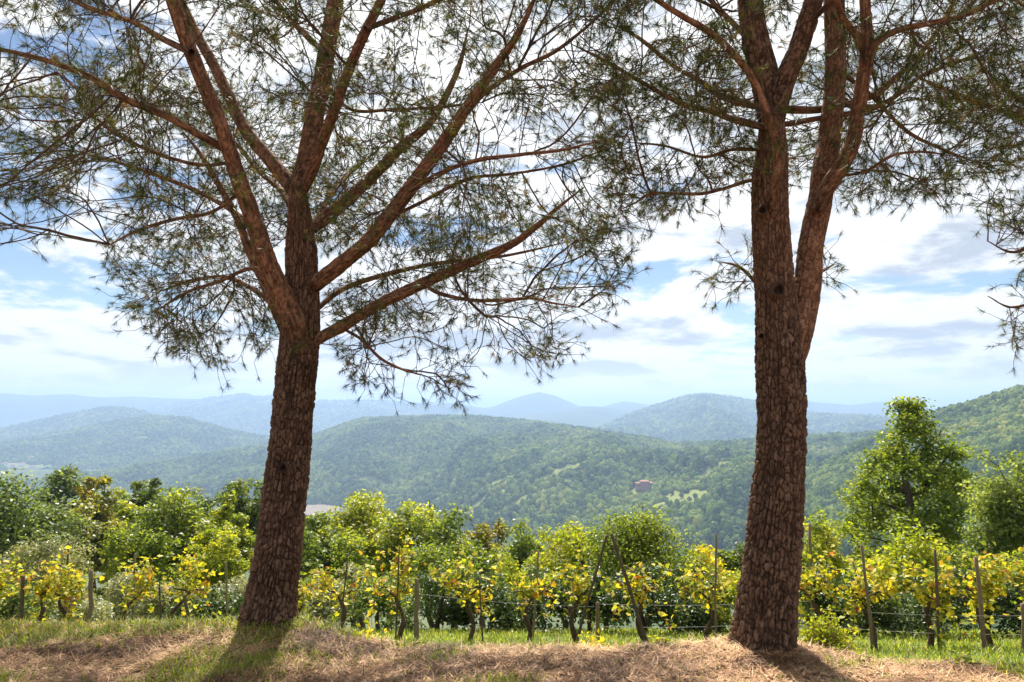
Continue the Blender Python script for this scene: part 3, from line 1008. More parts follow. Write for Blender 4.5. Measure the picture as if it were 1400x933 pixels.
def pine(base, label, trunk_rows, stems, limbs, regions, seed, hi_sides=190, bf=0.7, knots=(), clear=(), twig_seed_from=0.3, group=None, needle_k=(25, 34)):
    r = np.random.default_rng(seed)
    root = thing('pine_tree', label, 'tree', base, group)
    trunk_rows = np.asarray(trunk_rows) * np.array([1, 1, 1, 0.965])
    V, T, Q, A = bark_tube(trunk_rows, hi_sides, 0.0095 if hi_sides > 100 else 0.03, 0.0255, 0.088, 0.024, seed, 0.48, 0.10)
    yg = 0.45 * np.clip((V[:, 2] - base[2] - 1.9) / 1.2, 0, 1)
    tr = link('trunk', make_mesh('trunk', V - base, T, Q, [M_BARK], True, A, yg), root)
    for k in knots:                                          # sawn-off branch stubs in the bark
        kp, kn, kr = k
        kn = unit(np.array(kn, float))
        g = Geo()
        a = unit(np.cross(kn, [0, 0, 1.0])); b = np.cross(kn, a)
        prof = [(1.35, -0.02), (1.25, 0.010), (1.0, 0.018), (0.75, 0.012), (0.6, -0.006), (0.3, -0.010), (0.02, -0.012)]
        sd_ = 18
        VV, QQ = [], []
        for i, (q, h) in enumerate(prof):
            for j in range(sd_):
                th = 2 * math.pi * j / sd_
                w = 1 + 0.16 * math.sin(3 * th + seed) + 0.08 * r.normal()
                VV.append(np.array(kp) + (a * math.cos(th) + b * math.sin(th) * 1.1) * kr * q * w + kn * h)
        for i in range(len(prof) - 1):
            for j in range(sd_):
                QQ.append([i * sd_ + j, i * sd_ + (j + 1) % sd_, (i + 1) * sd_ + (j + 1) % sd_, (i + 1) * sd_ + j])
        g.add(np.array(VV) - base, None, QQ, np.repeat([0.5, 0.45, 0.3, 0.12, 0.02, 0.0, 0.0], sd_))
        g.obj('knot', M_BARK, tr, True)
    limb_objs, seeds, spath, sid = [], [], [], []
    stems = [(np.asarray(a), b) for a, b in stems]
    limbs = [np.asarray(l) * np.array([1, 1, 1, 0.85]) for l in limbs]
    for rows, big in stems + [(l, False) for l in limbs]:
        rows = np.asarray(rows)
        rm = rows[:, 3].max()
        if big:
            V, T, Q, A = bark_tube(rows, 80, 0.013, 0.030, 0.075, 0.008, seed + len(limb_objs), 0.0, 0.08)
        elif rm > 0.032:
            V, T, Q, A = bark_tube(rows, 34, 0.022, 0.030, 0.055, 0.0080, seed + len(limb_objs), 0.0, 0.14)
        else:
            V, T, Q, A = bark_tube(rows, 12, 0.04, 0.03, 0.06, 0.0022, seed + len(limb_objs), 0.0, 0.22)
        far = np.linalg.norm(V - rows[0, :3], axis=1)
        yg = (0.3 if big is True else 0.95) * np.clip((far - 0.05) / 0.45, 0, 1) + (0.25 if big is not True else 0)  # limbs and red stem take most of the painted bounce tone
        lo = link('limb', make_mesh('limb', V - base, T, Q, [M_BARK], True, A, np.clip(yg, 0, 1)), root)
        limb_objs.append(lo)
        S = smooth_path(rows, 0.10)
        s = np.concatenate([[0], np.cumsum(np.linalg.norm(np.diff(S[:, :3], axis=0), axis=1))])
        for i in range(len(S)):
            if s[i] >= twig_seed_from * s[-1]:
                seeds.append(S[i, :3]); spath.append(0.45 * s[i]); sid.append(len(limb_objs) - 1)
    pts = crown_points(r, regions, clear)
    seeds = np.array(seeds); ns = len(seeds)
    P, par, order, path = grow(seeds, np.array(spath), pts, bf)
    lid = np.concatenate([np.array(sid), np.zeros(len(pts), int)])
    for k in order:
        lid[k] = lid[par[k]]
    ch, rad, cnt, kids = chains_of(P, par, order, ns, 0.0028, 0.42, 0.018)
    geo = [Geo() for _ in limb_objs]
    tb = [[] for _ in limb_objs]; td = [[] for _ in limb_objs]
    for c in ch:
        L = lid[c[1]]
        S = chain_path(P, rad, c, 0.011, 0.075, r)
        big = S[0, 3] > 0.006
        geo[L].tube(S[:, :3] - base, S[:, 3], 5 if big else 3, 0.5)
        # needle bunches at the tip and on short side shoots along the thin part
        d = unit(np.gradient(S[:, :3], axis=0)) if len(S) > 1 else np.array([[0, 0, 1.0]])
        tb[L].append(S[-1, :3]); td[L].append(d[-1])
        thin = [i for i in range(1, len(S)) if S[i, 3] < 0.0042]
        for i in thin:
            if r.random() < 0.78:
                sd_ = unit(d[i] * 0.5 + unit(r.normal(0, 1, 3)) * 1.0 + np.array([0, 0, -0.15]))
                ln = 0.06 + 0.20 * r.random()
                bend = unit(r.normal(0, 1, 3)) * ln * 0.38
                p0 = S[i, :3]; p2 = p0 + sd_ * ln
                p1 = (p0 + p2) / 2 + bend
                tt = np.linspace(0, 1, 3)[:, None]
                q = (1 - tt) ** 2 * p0 + 2 * tt * (1 - tt) * p1 + tt ** 2 * p2
                geo[L].tube(q - base, [0.0026, 0.0022, 0.0015], 3, 0.5, False)
                tb[L].append(q[-1]); td[L].append(unit(q[-1] - q[-2]))
    nt = 0
    for L, lo in enumerate(limb_objs):
        if geo[L].n:
            tag(geo[L].obj('twigs', M_TWIG, lo, False), kind='stuff')
            b = np.array(tb[L]); d = np.array(td[L])
            nt += len(b)
            row = np.clip(0.42 + r.normal(0, 0.2, len(b)), 0, 1)
            brown = r.random(len(b)) < 0.10
            row[brown] = 0.93
            V, T, tt = needle_tufts(b, d, r, *needle_k, 0.042, 0.090, 0.0030, row)
            tag(link('needles', make_mesh('needles', V - base, T, None, [M_NEEDLE], False, tt), lo), kind='stuff')
    print('pine', label[:20], 'twig ends', len(pts), 'tufts', nt)
    return root


def build_left_pine():
    D = 5.45
    base = at(366, 857, D)
    base[2] = ground_z(base[0], base[1])
    W = lambda l, d0, d1: rows_px(with_depth(l, d0, d1))
    tr = W([(364, 872, 74), (367, 853, 71), (373, 810, 65), (380, 760, 61), (388, 688, 58), (397, 606, 56), (404, 529, 55), (409, 477, 55), (411, 440, 54), (413, 395, 48), (412, 350, 45), (410, 300, 43), (407, 262, 40), (407, 235, 34)], D, D)
    limbs = [
        W([(411, 470, 30), (403, 440, 37), (386, 404, 34), (366, 360, 31), (350, 310, 29), (334, 265, 27), (320, 225, 26), (302, 170, 25), (277, 110, 24), (255, 55, 24), (236, 0, 23), (215, -80, 18), (205, -170, 10)], D - .06, D - 1.1),
        W([(390, 455, 16), (376, 420, 17), (362, 388, 16), (342, 345, 14), (325, 300, 12), (295, 245, 10), (275, 212, 8), (250, 180, 5)], D + .02, D + .9),
        W([(404, 268, 20), (393, 248, 25), (365, 214, 23), (334, 176, 20), (313, 132, 19), (290, 85, 18), (265, 40, 17), (240, -15, 15), (215, -90, 9)], D, D + .9),
        W([(407, 262, 30), (416, 240, 34), (424, 200, 32), (432, 150, 31), (442, 100, 30), (450, 50, 28), (459, 0, 27), (470, -90, 20), (478, -190, 9)], D, D + .4),
        W([(415, 262, 14), (429, 228, 19), (440, 196, 18), (457, 152, 18), (472, 108, 17), (490, 65, 17), (512, 20, 16), (535, -30, 13), (560, -110, 7)], D - .05, D - .9),
        W([(420, 318, 16), (440, 302, 22), (470, 278, 21), (515, 236, 19), (550, 200, 17), (584, 172, 14), (608, 135, 12), (628, 90, 9), (640, 40, 6)], D, D + 1.2),
        W([(418, 400, 18), (437, 385, 26), (465, 362, 26), (502, 331, 25), (540, 285, 25), (574, 240, 23), (610, 190, 21), (642, 142, 19), (680, 88, 16), (706, 50, 12), (730, 0, 9), (750, -60, 5)], D, D - 1.0),
        W([(420, 478, 14), (440, 461, 18), (465, 448, 20), (510, 421, 19), (560, 396, 19), (610, 373, 18), (660, 352, 16), (700, 334, 13), (733, 310, 11), (762, 285, 8), (800, 255, 5)], D, D - .3),
        W([(582, 390, 6), (600, 401, 7), (640, 410, 6), (680, 411, 6), (728, 408, 5), (752, 414, 4), (790, 420, 3)], D - .15, D - .6),
        W([(316, 210, 12), (296, 197, 14), (275, 186, 14), (230, 160, 13), (172, 136, 12), (122, 105, 10), (70, 85, 9), (20, 72, 8), (-40, 60, 6), (-110, 40, 4)], D - .5, D - 1.2),
        W([(318, 222, 6), (280, 226, 6), (232, 216, 6), (170, 190, 6), (130, 160, 6), (112, 130, 5), (80, 100, 4)], D - .55, D + .3),
        W([(560, 262, 8), (600, 238, 8), (650, 220, 7), (710, 212, 6), (770, 205, 5), (830, 190, 4)], D - .5, D - 1.3),
        W([(530, 300, 7), (580, 275, 6), (640, 245, 6), (700, 238, 5), (770, 225, 4), (840, 200, 3)], D - .4, D + .6),
        W([(620, 178, 9), (660, 130, 9), (710, 95, 8), (760, 70, 7), (810, 30, 5), (850, -10, 4)], D - .6, D + .1),
        W([(330, 262, 7), (290, 290, 6), (240, 300, 6), (190, 315, 5), (150, 335, 4)], D - .35, D + .2),
        W([(370, 372, 8), (340, 368, 7), (300, 385, 6), (255, 400, 5), (215, 425, 4)], D - .2, D + .5),
        W([(470, 450, 5), (495, 465, 5), (520, 490, 5), (550, 505, 4), (585, 515, 3)], D - .05, D - .5),
        W([(262, 72, 12), (225, 55, 11), (180, 30, 9), (120, 10, 8), (60, -20, 6), (0, -60, 4)], D - .9, D - .2),
        W([(446, 75, 10), (420, 50, 10), (395, 25, 9), (370, -10, 8), (340, -60, 5)], D + .1, D + 1.0),
        W([(500, 40, 9), (540, 25, 9), (590, 5, 8), (650, -30, 6), (700, -70, 4)], D - .7, D + .2),
        W([(350, 320, 9), (320, 290, 9), (270, 262, 8), (215, 240, 7), (160, 222, 5), (100, 205, 4)], D + .3, D + 2.7),
        W([(405, 300, 10), (385, 262, 10), (355, 235, 8), (330, 205, 7), (300, 170, 5)], D + .3, D + 2.7),
        W([(425, 430, 9), (470, 395, 9), (530, 375, 8), (600, 360, 7), (690, 350, 5), (780, 330, 3)], D + .1, D + 2.0),
        W([(395, 440, 8), (360, 405, 8), (310, 380, 7), (260, 385, 5), (215, 400, 4)], D + .1, D + 2.2),
        W([(420, 330, 9), (450, 270, 9), (480, 235, 8), (505, 215, 6)], D + .3, D + 2.5),
        W([(440, 110, 7), (480, 150, 6), (540, 150, 6), (600, 147, 5), (660, 140, 4)], D + .2, D + .9),
    ]
    lo, hi = D - 1.35, D + 1.5
    regions = [
        ([(-120, -160), (860, -160), (860, 120), (640, 170), (500, 130), (250, 150), (-120, 120)], 2500, lo, hi, 1),
        ([(180, 120), (620, 130), (860, 100), (905, 250), (880, 320), (700, 320), (430, 330), (180, 330), (165, 230)], 1500, D - 1.1, D + 2.5, 2),
        ([(300, 300), (150, 330), (128, 352), (230, 372), (190, 440), (235, 488), (300, 505), (366, 492), (385, 420), (350, 350)], 230, D - .5, D + 2.4, 3),
        ([(440, 330), (620, 310), (870, 310), (865, 350), (838, 410), (845, 450), (770, 492), (700, 495), (640, 470), (500, 460), (445, 420)], 480, D - .9, D + 1.1, 4),
        ([(445, 470), (640, 470), (655, 510), (610, 545), (575, 528), (530, 540), (470, 515)], 80, D - .6, D + .5, 5),
        ([(-140, 90), (140, 130), (190, 220), (120, 300), (60, 328), (0, 342), (-140, 350)], 520, D - 1.2, D + .9, 6),
        ([(100, -360), (800, -360), (860, -160), (-60, -160)], 380, lo, hi, 7),
        ([(-160, 60), (330, 100), (560, 160), (560, 300), (250, 330), (190, 250), (120, 230), (-160, 320)], 950, D + 1.3, D + 3.0, 8),
        ([(130, 310), (360, 310), (372, 480), (250, 480), (165, 425)], 260, D + 1.0, D + 2.9, 9),
        ([(440, 290), (870, 280), (838, 420), (700, 470), (450, 440)], 190, D + 0.4, D + 1.5, 10),
    ]
    knots = [(at(388, 640, D - .182), (0.0, -1, 0), 0.030)]
    return pine(base, 'pine with a leaning trunk and fanned red limbs, left of centre', tr, [], limbs, regions, 101, 160, knots=knots, clear=[(378, 450, 150, 470, D), (310, 420, 230, 460, D), (285, 340, 120, 240, D)])


def build_right_pine():
    D = 4.90
    base = at(1045, 892, D)
    base[2] = ground_z(base[0], base[1])
    W = lambda l, d0, d1: rows_px(with_depth(l, d0, d1))
    tr = W([(1042, 908, 80), (1045, 888, 78), (1050, 818, 76), (1056, 762, 74), (1062, 690, 70), (1067, 623, 65), (1068, 567, 65), (1067, 511, 66), (1064, 456, 62), (1059, 400, 55), (1056, 350, 53), (1053, 300, 51), (1053, 250, 50), (1055, 200, 49), (1054, 150, 46), (1052, 110, 36)], D, D)
    stems = [
        (W([(1078, 505, 34), (1089, 462, 40), (1099, 422, 37), (1105, 380, 35), (1108, 340, 33), (1114, 308, 33), (1122, 268, 32), (1126, 230, 31), (1132, 200, 31), (1140, 133, 28), (1142, 67, 28), (1140, 0, 28), (1138, -80, 20), (1140, -180, 10)], D - .03, D + .35), 'red'),
        (W([(1054, 165, 36), (1044, 100, 38), (1030, 40, 36), (1022, -40, 32), (1015, -140, 18), (1012, -220, 8)], D, D + .2), True),
        (W([(1058, 165, 30), (1072, 112, 30), (1088, 75, 29), (1102, 35, 28), (1116, -15, 25), (1135, -110, 14), (1150, -190, 7)], D, D - .3), True),
    ]
    limbs = [
        W([(1118, 288, 22), (1132, 256, 27), (1150, 228, 27), (1165, 196, 24), (1172, 158, 23), (1178, 117, 23), (1184, 76, 22), (1184, 30, 18), (1182, -20, 16), (1186, -120, 9)], D, D - .55),
        W([(1184, 84, 12), (1173, 52, 12), (1153, 27, 11), (1143, 0, 10), (1120, -60, 6)], D - .4, D - .8),
        W([(1184, 80, 12), (1197, 60, 12), (1224, 43, 11), (1267, 33, 10), (1317, 22, 9), (1362, 0, 8), (1420, -30, 5)], D - .4, D - .9),
        W([(1056, 285, 11), (1057, 262, 14), (1062, 230, 13), (1061, 196, 13), (1048, 152, 13), (1031, 113, 12), (1011, 83, 12), (974, 47, 11), (934, 23, 10), (890, -5, 8), (830, -50, 5)], D - .15, D - .85),
        W([(1050, 176, 10), (1028, 170, 13), (1000, 163, 11), (974, 153, 10), (934, 143, 9), (890, 120, 8), (830, 85, 6), (780, 60, 4)], D - .1, D + .3),
        W([(1050, 150, 10), (1020, 142, 12), (985, 131, 11), (955, 110, 9), (920, 90, 8), (870, 50, 6), (830, 30, 4)], D, D + 1.2),
        W([(1045, 250, 7), (1026, 247, 7), (990, 258, 6), (960, 265, 6), (925, 265, 5), (890, 265, 5), (868, 278, 4), (845, 288, 3)], D - .05, D - .2),
        W([(1060, 152, 10), (1077, 150, 13), (1120, 150, 12), (1167, 140, 11), (1200, 127, 11), (1234, 97, 10), (1267, 63, 9), (1294, 20, 8), (1310, -10, 7), (1340, -70, 4)], D + .1, D + 1.1),
        W([(1058, 172, 8), (1076, 170, 10), (1115, 163, 9), (1187, 150, 9), (1227, 130, 8), (1261, 103, 7), (1310, 85, 6), (1370, 60, 4)], D + .1, D + .7),
        W([(1120, 238, 5), (1154, 240, 5), (1187, 233, 5), (1220, 213, 5), (1262, 208, 4), (1310, 215, 3)], D + .05, D - .3),
        W([(1066, 430, 8), (1040, 395, 7), (1012, 366, 5), (985, 358, 4)], D + .12, D + .75),
        W([(1068, 430, 8), (1098, 398, 6), (1120, 374, 5), (1140, 362, 4)], D + .12, D + .85),
        W([(1150, 100, 8), (1190, 130, 7), (1240, 180, 6), (1290, 205, 5), (1340, 225, 4)], D + .3, D + 1.0),
        W([(1030, 60, 10), (990, 20, 9), (950, -20, 7), (900, -60, 5)], D + .1, D + 1.0),
        W([(1108, 30, 10), (1150, -10, 9), (1200, -50, 7), (1260, -80, 5)], D - .2, D - .9),
        W([(1040, 205, 6), (1000, 205, 6), (960, 215, 5), (910, 200, 4), (860, 195, 3)], D - .05, D + .5),
    ]
    regions = [
        ([(800, -160), (1440, -160), (1440, 100), (1250, 140), (1000, 150), (810, 120)], 2150, D - 1.15, D + 1.5, 11),
        ([(820, 100), (1010, 130), (1250, 120), (1420, 110), (1400, 230), (1330, 250), (1260, 272), (1180, 262), (1120, 240), (1000, 255), (960, 285), (905, 300), (840, 300), (810, 200)], 1000, D - .9, D + 1.3, 12),
        ([(1120, 235), (1190, 250), (1215, 280), (1150, 300), (1108, 292)], 22, D - .3, D + .5, 13),
        ([(1030, 330), (985, 335), (958, 362), (962, 388), (1000, 402), (1032, 395)], 34, D + .35, D + .9, 14),
        ([(1100, 345), (1140, 345), (1156, 372), (1135, 400), (1100, 398)], 18, D + .35, D + .9, 15),
        ([(860, -360), (1400, -360), (1440, -160), (830, -160)], 300, D - 1.1, D + 1.4, 16),
    ]
    knots = [(at(1042, 288, D - .155), (-0.1, -1, 0), 0.030), (at(1064, 397, D - .172), (0.05, -1, 0), 0.040), (at(1041, 460, D - .150), (-0.5, -1, 0), 0.020)]
    return pine(base, 'upright forked pine with a thick dark trunk, right of centre', tr, stems, limbs, regions, 202, 160, knots=knots, clear=[(1005, 1205, 10, 310, D)])


def build_edge_pine():
    """the pine just outside the right edge: its branches reach into view"""
    D = 5.6
    bx = at(1620, 880, D)[0]
    base = np.array([bx, D, float(ground_z(bx, D))])
    W = lambda l, d0, d1: rows_px(with_depth(l, d0, d1))
    tr = W([(1622, 905, 74), (1622, 860, 68), (1615, 700, 62), (1610, 550, 58), (1612, 400, 52), (1616, 250, 44), (1620, 100, 32), (1622, -40, 18)], D, D)
    limbs = [
        W([(1612, 270, 22), (1560, 225, 20), (1490, 190, 15), (1430, 170, 11), (1400, 161, 10), (1335, 140, 8), (1267, 111, 5), (1225, 90, 3)], D, D - .5),
        W([(1610, 330, 20), (1540, 275, 15), (1470, 235, 11), (1410, 150, 8), (1370, 120, 6), (1330, 75, 4)], D, D + .4),
        W([(1610, 390, 18), (1550, 350, 14), (1490, 335, 10), (1430, 330, 8), (1385, 345, 5), (1350, 330, 3)], D, D - .3),
        W([(1610, 450, 18), (1550, 420, 13), (1480, 415, 9), (1420, 415, 6), (1380, 420, 4), (1350, 405, 3)], D, D - .2),
        W([(1618, 150, 20), (1560, 90, 14), (1500, 40, 10), (1420, 20, 6), (1360, -20, 4)], D, D + .3),
        W([(1614, 200, 20), (1680, 120, 16), (1760, 60, 10), (1840, 0, 6)], D, D - .3),
        W([(1612, 330, 18), (1690, 270, 13), (1780, 230, 8), (1850, 200, 5)], D, D + .4),
    ]
    regions = [
        ([(1320, 265), (1400, 265), (1470, 280), (1470, 480), (1400, 488), (1372, 470), (1368, 440), (1335, 410), (1375, 360)], 150, D - .7, D + .5, 21),
        ([(1240, 60), (1470, 60), (1480, 260), (1400, 250), (1340, 262), (1300, 230)], 230, D - .9, D + .8, 22),
        ([(1460, -160), (1900, -160), (1900, 420), (1470, 470)], 420, D - 1.2, D + 1.2, 23),
    ]
    return pine(base, 'pine at the right edge of which only branches reach into view', tr, [], limbs, regions, 303, 60)


build_left_pine()
build_right_pine()
build_edge_pine()


# ------------------------------------------------------------------ broadleaved trees and shrubs
PAL = {
    'dark': [(0.0, (0.049, 0.075, 0.014)), (0.5, (0.088, 0.128, 0.020)), (1.0, (0.175, 0.195, 0.028))],
    'mid': [(0.0, (0.070, 0.112, 0.015)), (0.5, (0.140, 0.188, 0.022)), (1.0, (0.280, 0.285, 0.033))],
    'bright': [(0.0, (0.123, 0.165, 0.017)), (0.5, (0.245, 0.285, 0.024)), (1.0, (0.455, 0.390, 0.033))],
    'yellow': [(0.0, (0.210, 0.225, 0.017)), (0.5, (0.420, 0.360, 0.024)), (1.0, (0.620, 0.495, 0.033))],
    'ochre': [(0.0, (0.10, 0.125, 0.018)), (0.6, (0.20, 0.20, 0.028)), (1.0, (0.40, 0.26, 0.04))],
    'grey': [(0.0, (0.055, 0.085, 0.024)), (0.5, (0.105, 0.145, 0.040)), (1.0, (0.19, 0.225, 0.065))],
    'pale': [(0.0, (0.09, 0.125, 0.03)), (0.5, (0.18, 0.225, 0.055)), (1.0, (0.30, 0.33, 0.10))],
    'hedge': [(0.0, (0.022, 0.044, 0.010)), (0.5, (0.050, 0.085, 0.015)), (1.0, (0.115, 0.155, 0.022))],
    'olive': [(0.0, (0.131, 0.143, 0.066)), (0.5, (0.228, 0.232, 0.110)), (1.0, (0.420, 0.405, 0.209))],
}
M_LEAF = {k: mat_leaf('leaf_' + k, v, 0.3 if k == 'olive' else 0.32 if k == 'hedge' else 0.6, 0.42, 0.4) for k, v in PAL.items()}


def leaf_quads(cen, size, r, up=0.35, out=None, aspect=0.68, single=False):
    """kite-shaped leaves folded along the midrib"""
    n = len(cen)
    nrm = r.normal(0, 1, (n, 3))
    nrm[:, 2] = np.abs(nrm[:, 2]) * (1 + up) + up
    if out is not None:
        nrm += out * 0.9
    nrm = unit(nrm)
    a = unit(np.cross(nrm, unit(r.normal(0, 1, (n, 3)))))
    b = np.cross(nrm, a)
    s = (size * (0.65 + 0.7 * r.random((n, 1))))
    w = s * aspect
    if single:
        V = np.stack([cen - a * s * 0.5 - b * w * 0.45, cen - a * s * 0.2 + b * w * 0.75, cen + a * s * 0.6], 1)
        return V.reshape(-1, 3), np.arange(n * 3).reshape(-1, 3)
    V = np.stack([cen - a * s * 0.5, cen + b * w * 0.5 + nrm * s * 0.10, cen + a * s * 0.5 - nrm * s * 0.08, cen - b * w * 0.5 + nrm * s * 0.10], 1)
    i = np.arange(n)[:, None] * 4
    T = np.concatenate([i + np.array([[0, 1, 2]]), i + np.array([[0, 2, 3]])])
    return V.reshape(-1, 3), T


def broadleaf(name, label, cat, px, py_top, w_px, d, pal, seed, py_base=None, leaf_px=4.8, dens=2.9, clusters=70, shape=(1, 1, 1), hollow=0.25, lean=0.0,
              crown_lo=0.25, tip=0.012, clump=0.16, group=None, top_narrow=0.0, profile=None):
    r = np.random.default_rng(seed)
    x, top = at(px, py_top, d)[0], at(px, py_top, d)[2]
    gz = float(ground_z(x, d)) - 0.05
    base = np.array([x, d, gz])
    h = max(top - gz, 0.4)
    rx = w_px * mpp(d) / 2 * 1.12
    z0 = gz + h * crown_lo
    cz = (z0 + top) / 2
    rz = (top - z0) / 2
    root = thing(name, label, cat, base, group)
    # outline: a lumpy body made of several overlapping rounded masses
    nl = 9
    lob = []
    for k in range(nl):
        a = r.random() * 2 * math.pi
        q = 0.25 + 0.45 * r.random()
        zz = -0.55 + 1.2 * r.random()
        nar = 1 - top_narrow * max(zz, 0)
        lob.append((np.array([math.cos(a) * q * nar, math.sin(a) * q * nar, zz]), (0.30 + 0.26 * r.random()) * nar))
    lob.append((np.array([0.05 * r.normal(), 0, 0.62]), 0.38 * (1 - 0.5 * top_narrow)))
    lob.append((np.array([0, 0, 0.0]), 0.55))
    cl = []
    while len(cl) < clusters:
        c, q = lob[r.integers(len(lob))]
        v = unit(r.normal(0, 1, 3)) * q * (hollow + (1 - hollow) * r.random() ** 0.5)
        p = c + v
        if abs(p[0]) < 1.05 and abs(p[2]) < 1.02:
            cl.append(p)
    if profile:
        zs, rs = np.array(profile).T
        cl = []
        while len(cl) < clusters:
            zz, a, q = r.random(), r.random() * 6.283, r.random() ** 0.55
            if r.random() < (np.interp(zz, zs, rs) + 0.15):
                lim = np.interp(zz, zs, rs) * (0.70 + 0.55 * vnoise(np.array(a * 1.3 + 4), np.array(zz * 5.0), seed))
                cl.append([math.cos(a) * q * lim, math.sin(a) * q * lim, 2 * zz - 1])
    cl = np.array(cl)
    cl = cl / np.array([np.abs(cl[:, 0]).max(), np.abs(cl[:, 1]).max(), np.abs(cl[:, 2]).max()])
    cl[:, 2] = np.where(cl[:, 2] < -0.8, -0.8, cl[:, 2])
    K = np.column_stack([x + lean * rx * (cl[:, 2] + 1) * 0.5 + cl[:, 0] * rx * 0.90, d + cl[:, 1] * rx * 0.9, cz + cl[:, 2] * rz * 0.92])
    # trunk and branches
    ht = gz + h * max(crown_lo * 1.2, 0.3)
    tr = h * 0.022 + 0.02
    trunk = np.array([[x, d, gz - 0.1, tr * 1.35], [x + r.normal() * 0.04 * h, d, gz + (ht - gz) * 0.5, tr], [x + lean * rx * .3 + r.normal() * 0.04 * h, d + r.normal() * 0.03 * h, ht, tr * 0.85],
                      [x + lean * rx * .5 + r.normal() * 0.05 * h, d, gz + h * 0.66, tr * 0.45]])
    S = smooth_path(trunk, h / 14)
    g = Geo()
    g.tube(S[:, :3] - base, S[:, 3], 9, 0.5)
    g.obj('trunk', M_WOOD, root, True)
    sd_ = S[len(S) // 3:, :3]
    P, par, order, path = grow(sd_, np.linspace(0, 0.25 * h, len(sd_)), K, 0.55)
    ch, rad, cnt, kids = chains_of(P, par, order, len(sd_), tip * h / 5, 0.47, tr * 0.62)
    g = Geo()
    for c in ch:
        q = chain_path(P, rad, c, h * 0.006, h / 18, r)
        g.tube(q[:, :3] - base, q[:, 3], 5, 0.5)
    tag(g.obj('branches', M_WOOD, root, True), kind='stuff')
    # foliage in clumps round the branch ends
    ls = leaf_px * mpp(d)
    area_px = w_px * (2 * rz / mpp(d)) * 0.75
    n = int(dens * area_px / (0.5 * 0.55 * leaf_px ** 2) * 0.5)
    n = min(int(n * (4.3 if d > 24 else 3.2)), 26000)
    wts = 0.4 + r.random(len(K)); wts /= wts.sum()
    ci = r.choice(len(K), n, p=wts)
    cr = clump * (0.7 + 0.6 * r.random(len(K)))
    off = unit(r.normal(0, 1, (n, 3))) * (r.random((n, 1)) ** 0.45)
    off[:, 2] *= 0.75
    cen = K[ci] + off * (cr[ci, None] * min(rx, rz * 1.4) * 2.0)
    far = d > 24
    V, T = leaf_quads(cen - base, ls * (0.92 if far else 1.0), r, out=off, single=far)
    ct = r.random(len(K)) * 0.55
    tt = np.clip(ct[ci] + r.random(n) * 0.45, 0, 1)
    m = link('crown', make_mesh('crown', V, T, None, [M_LEAF[pal]], False, np.repeat(tt, 3 if far else 4)), root)
    return root


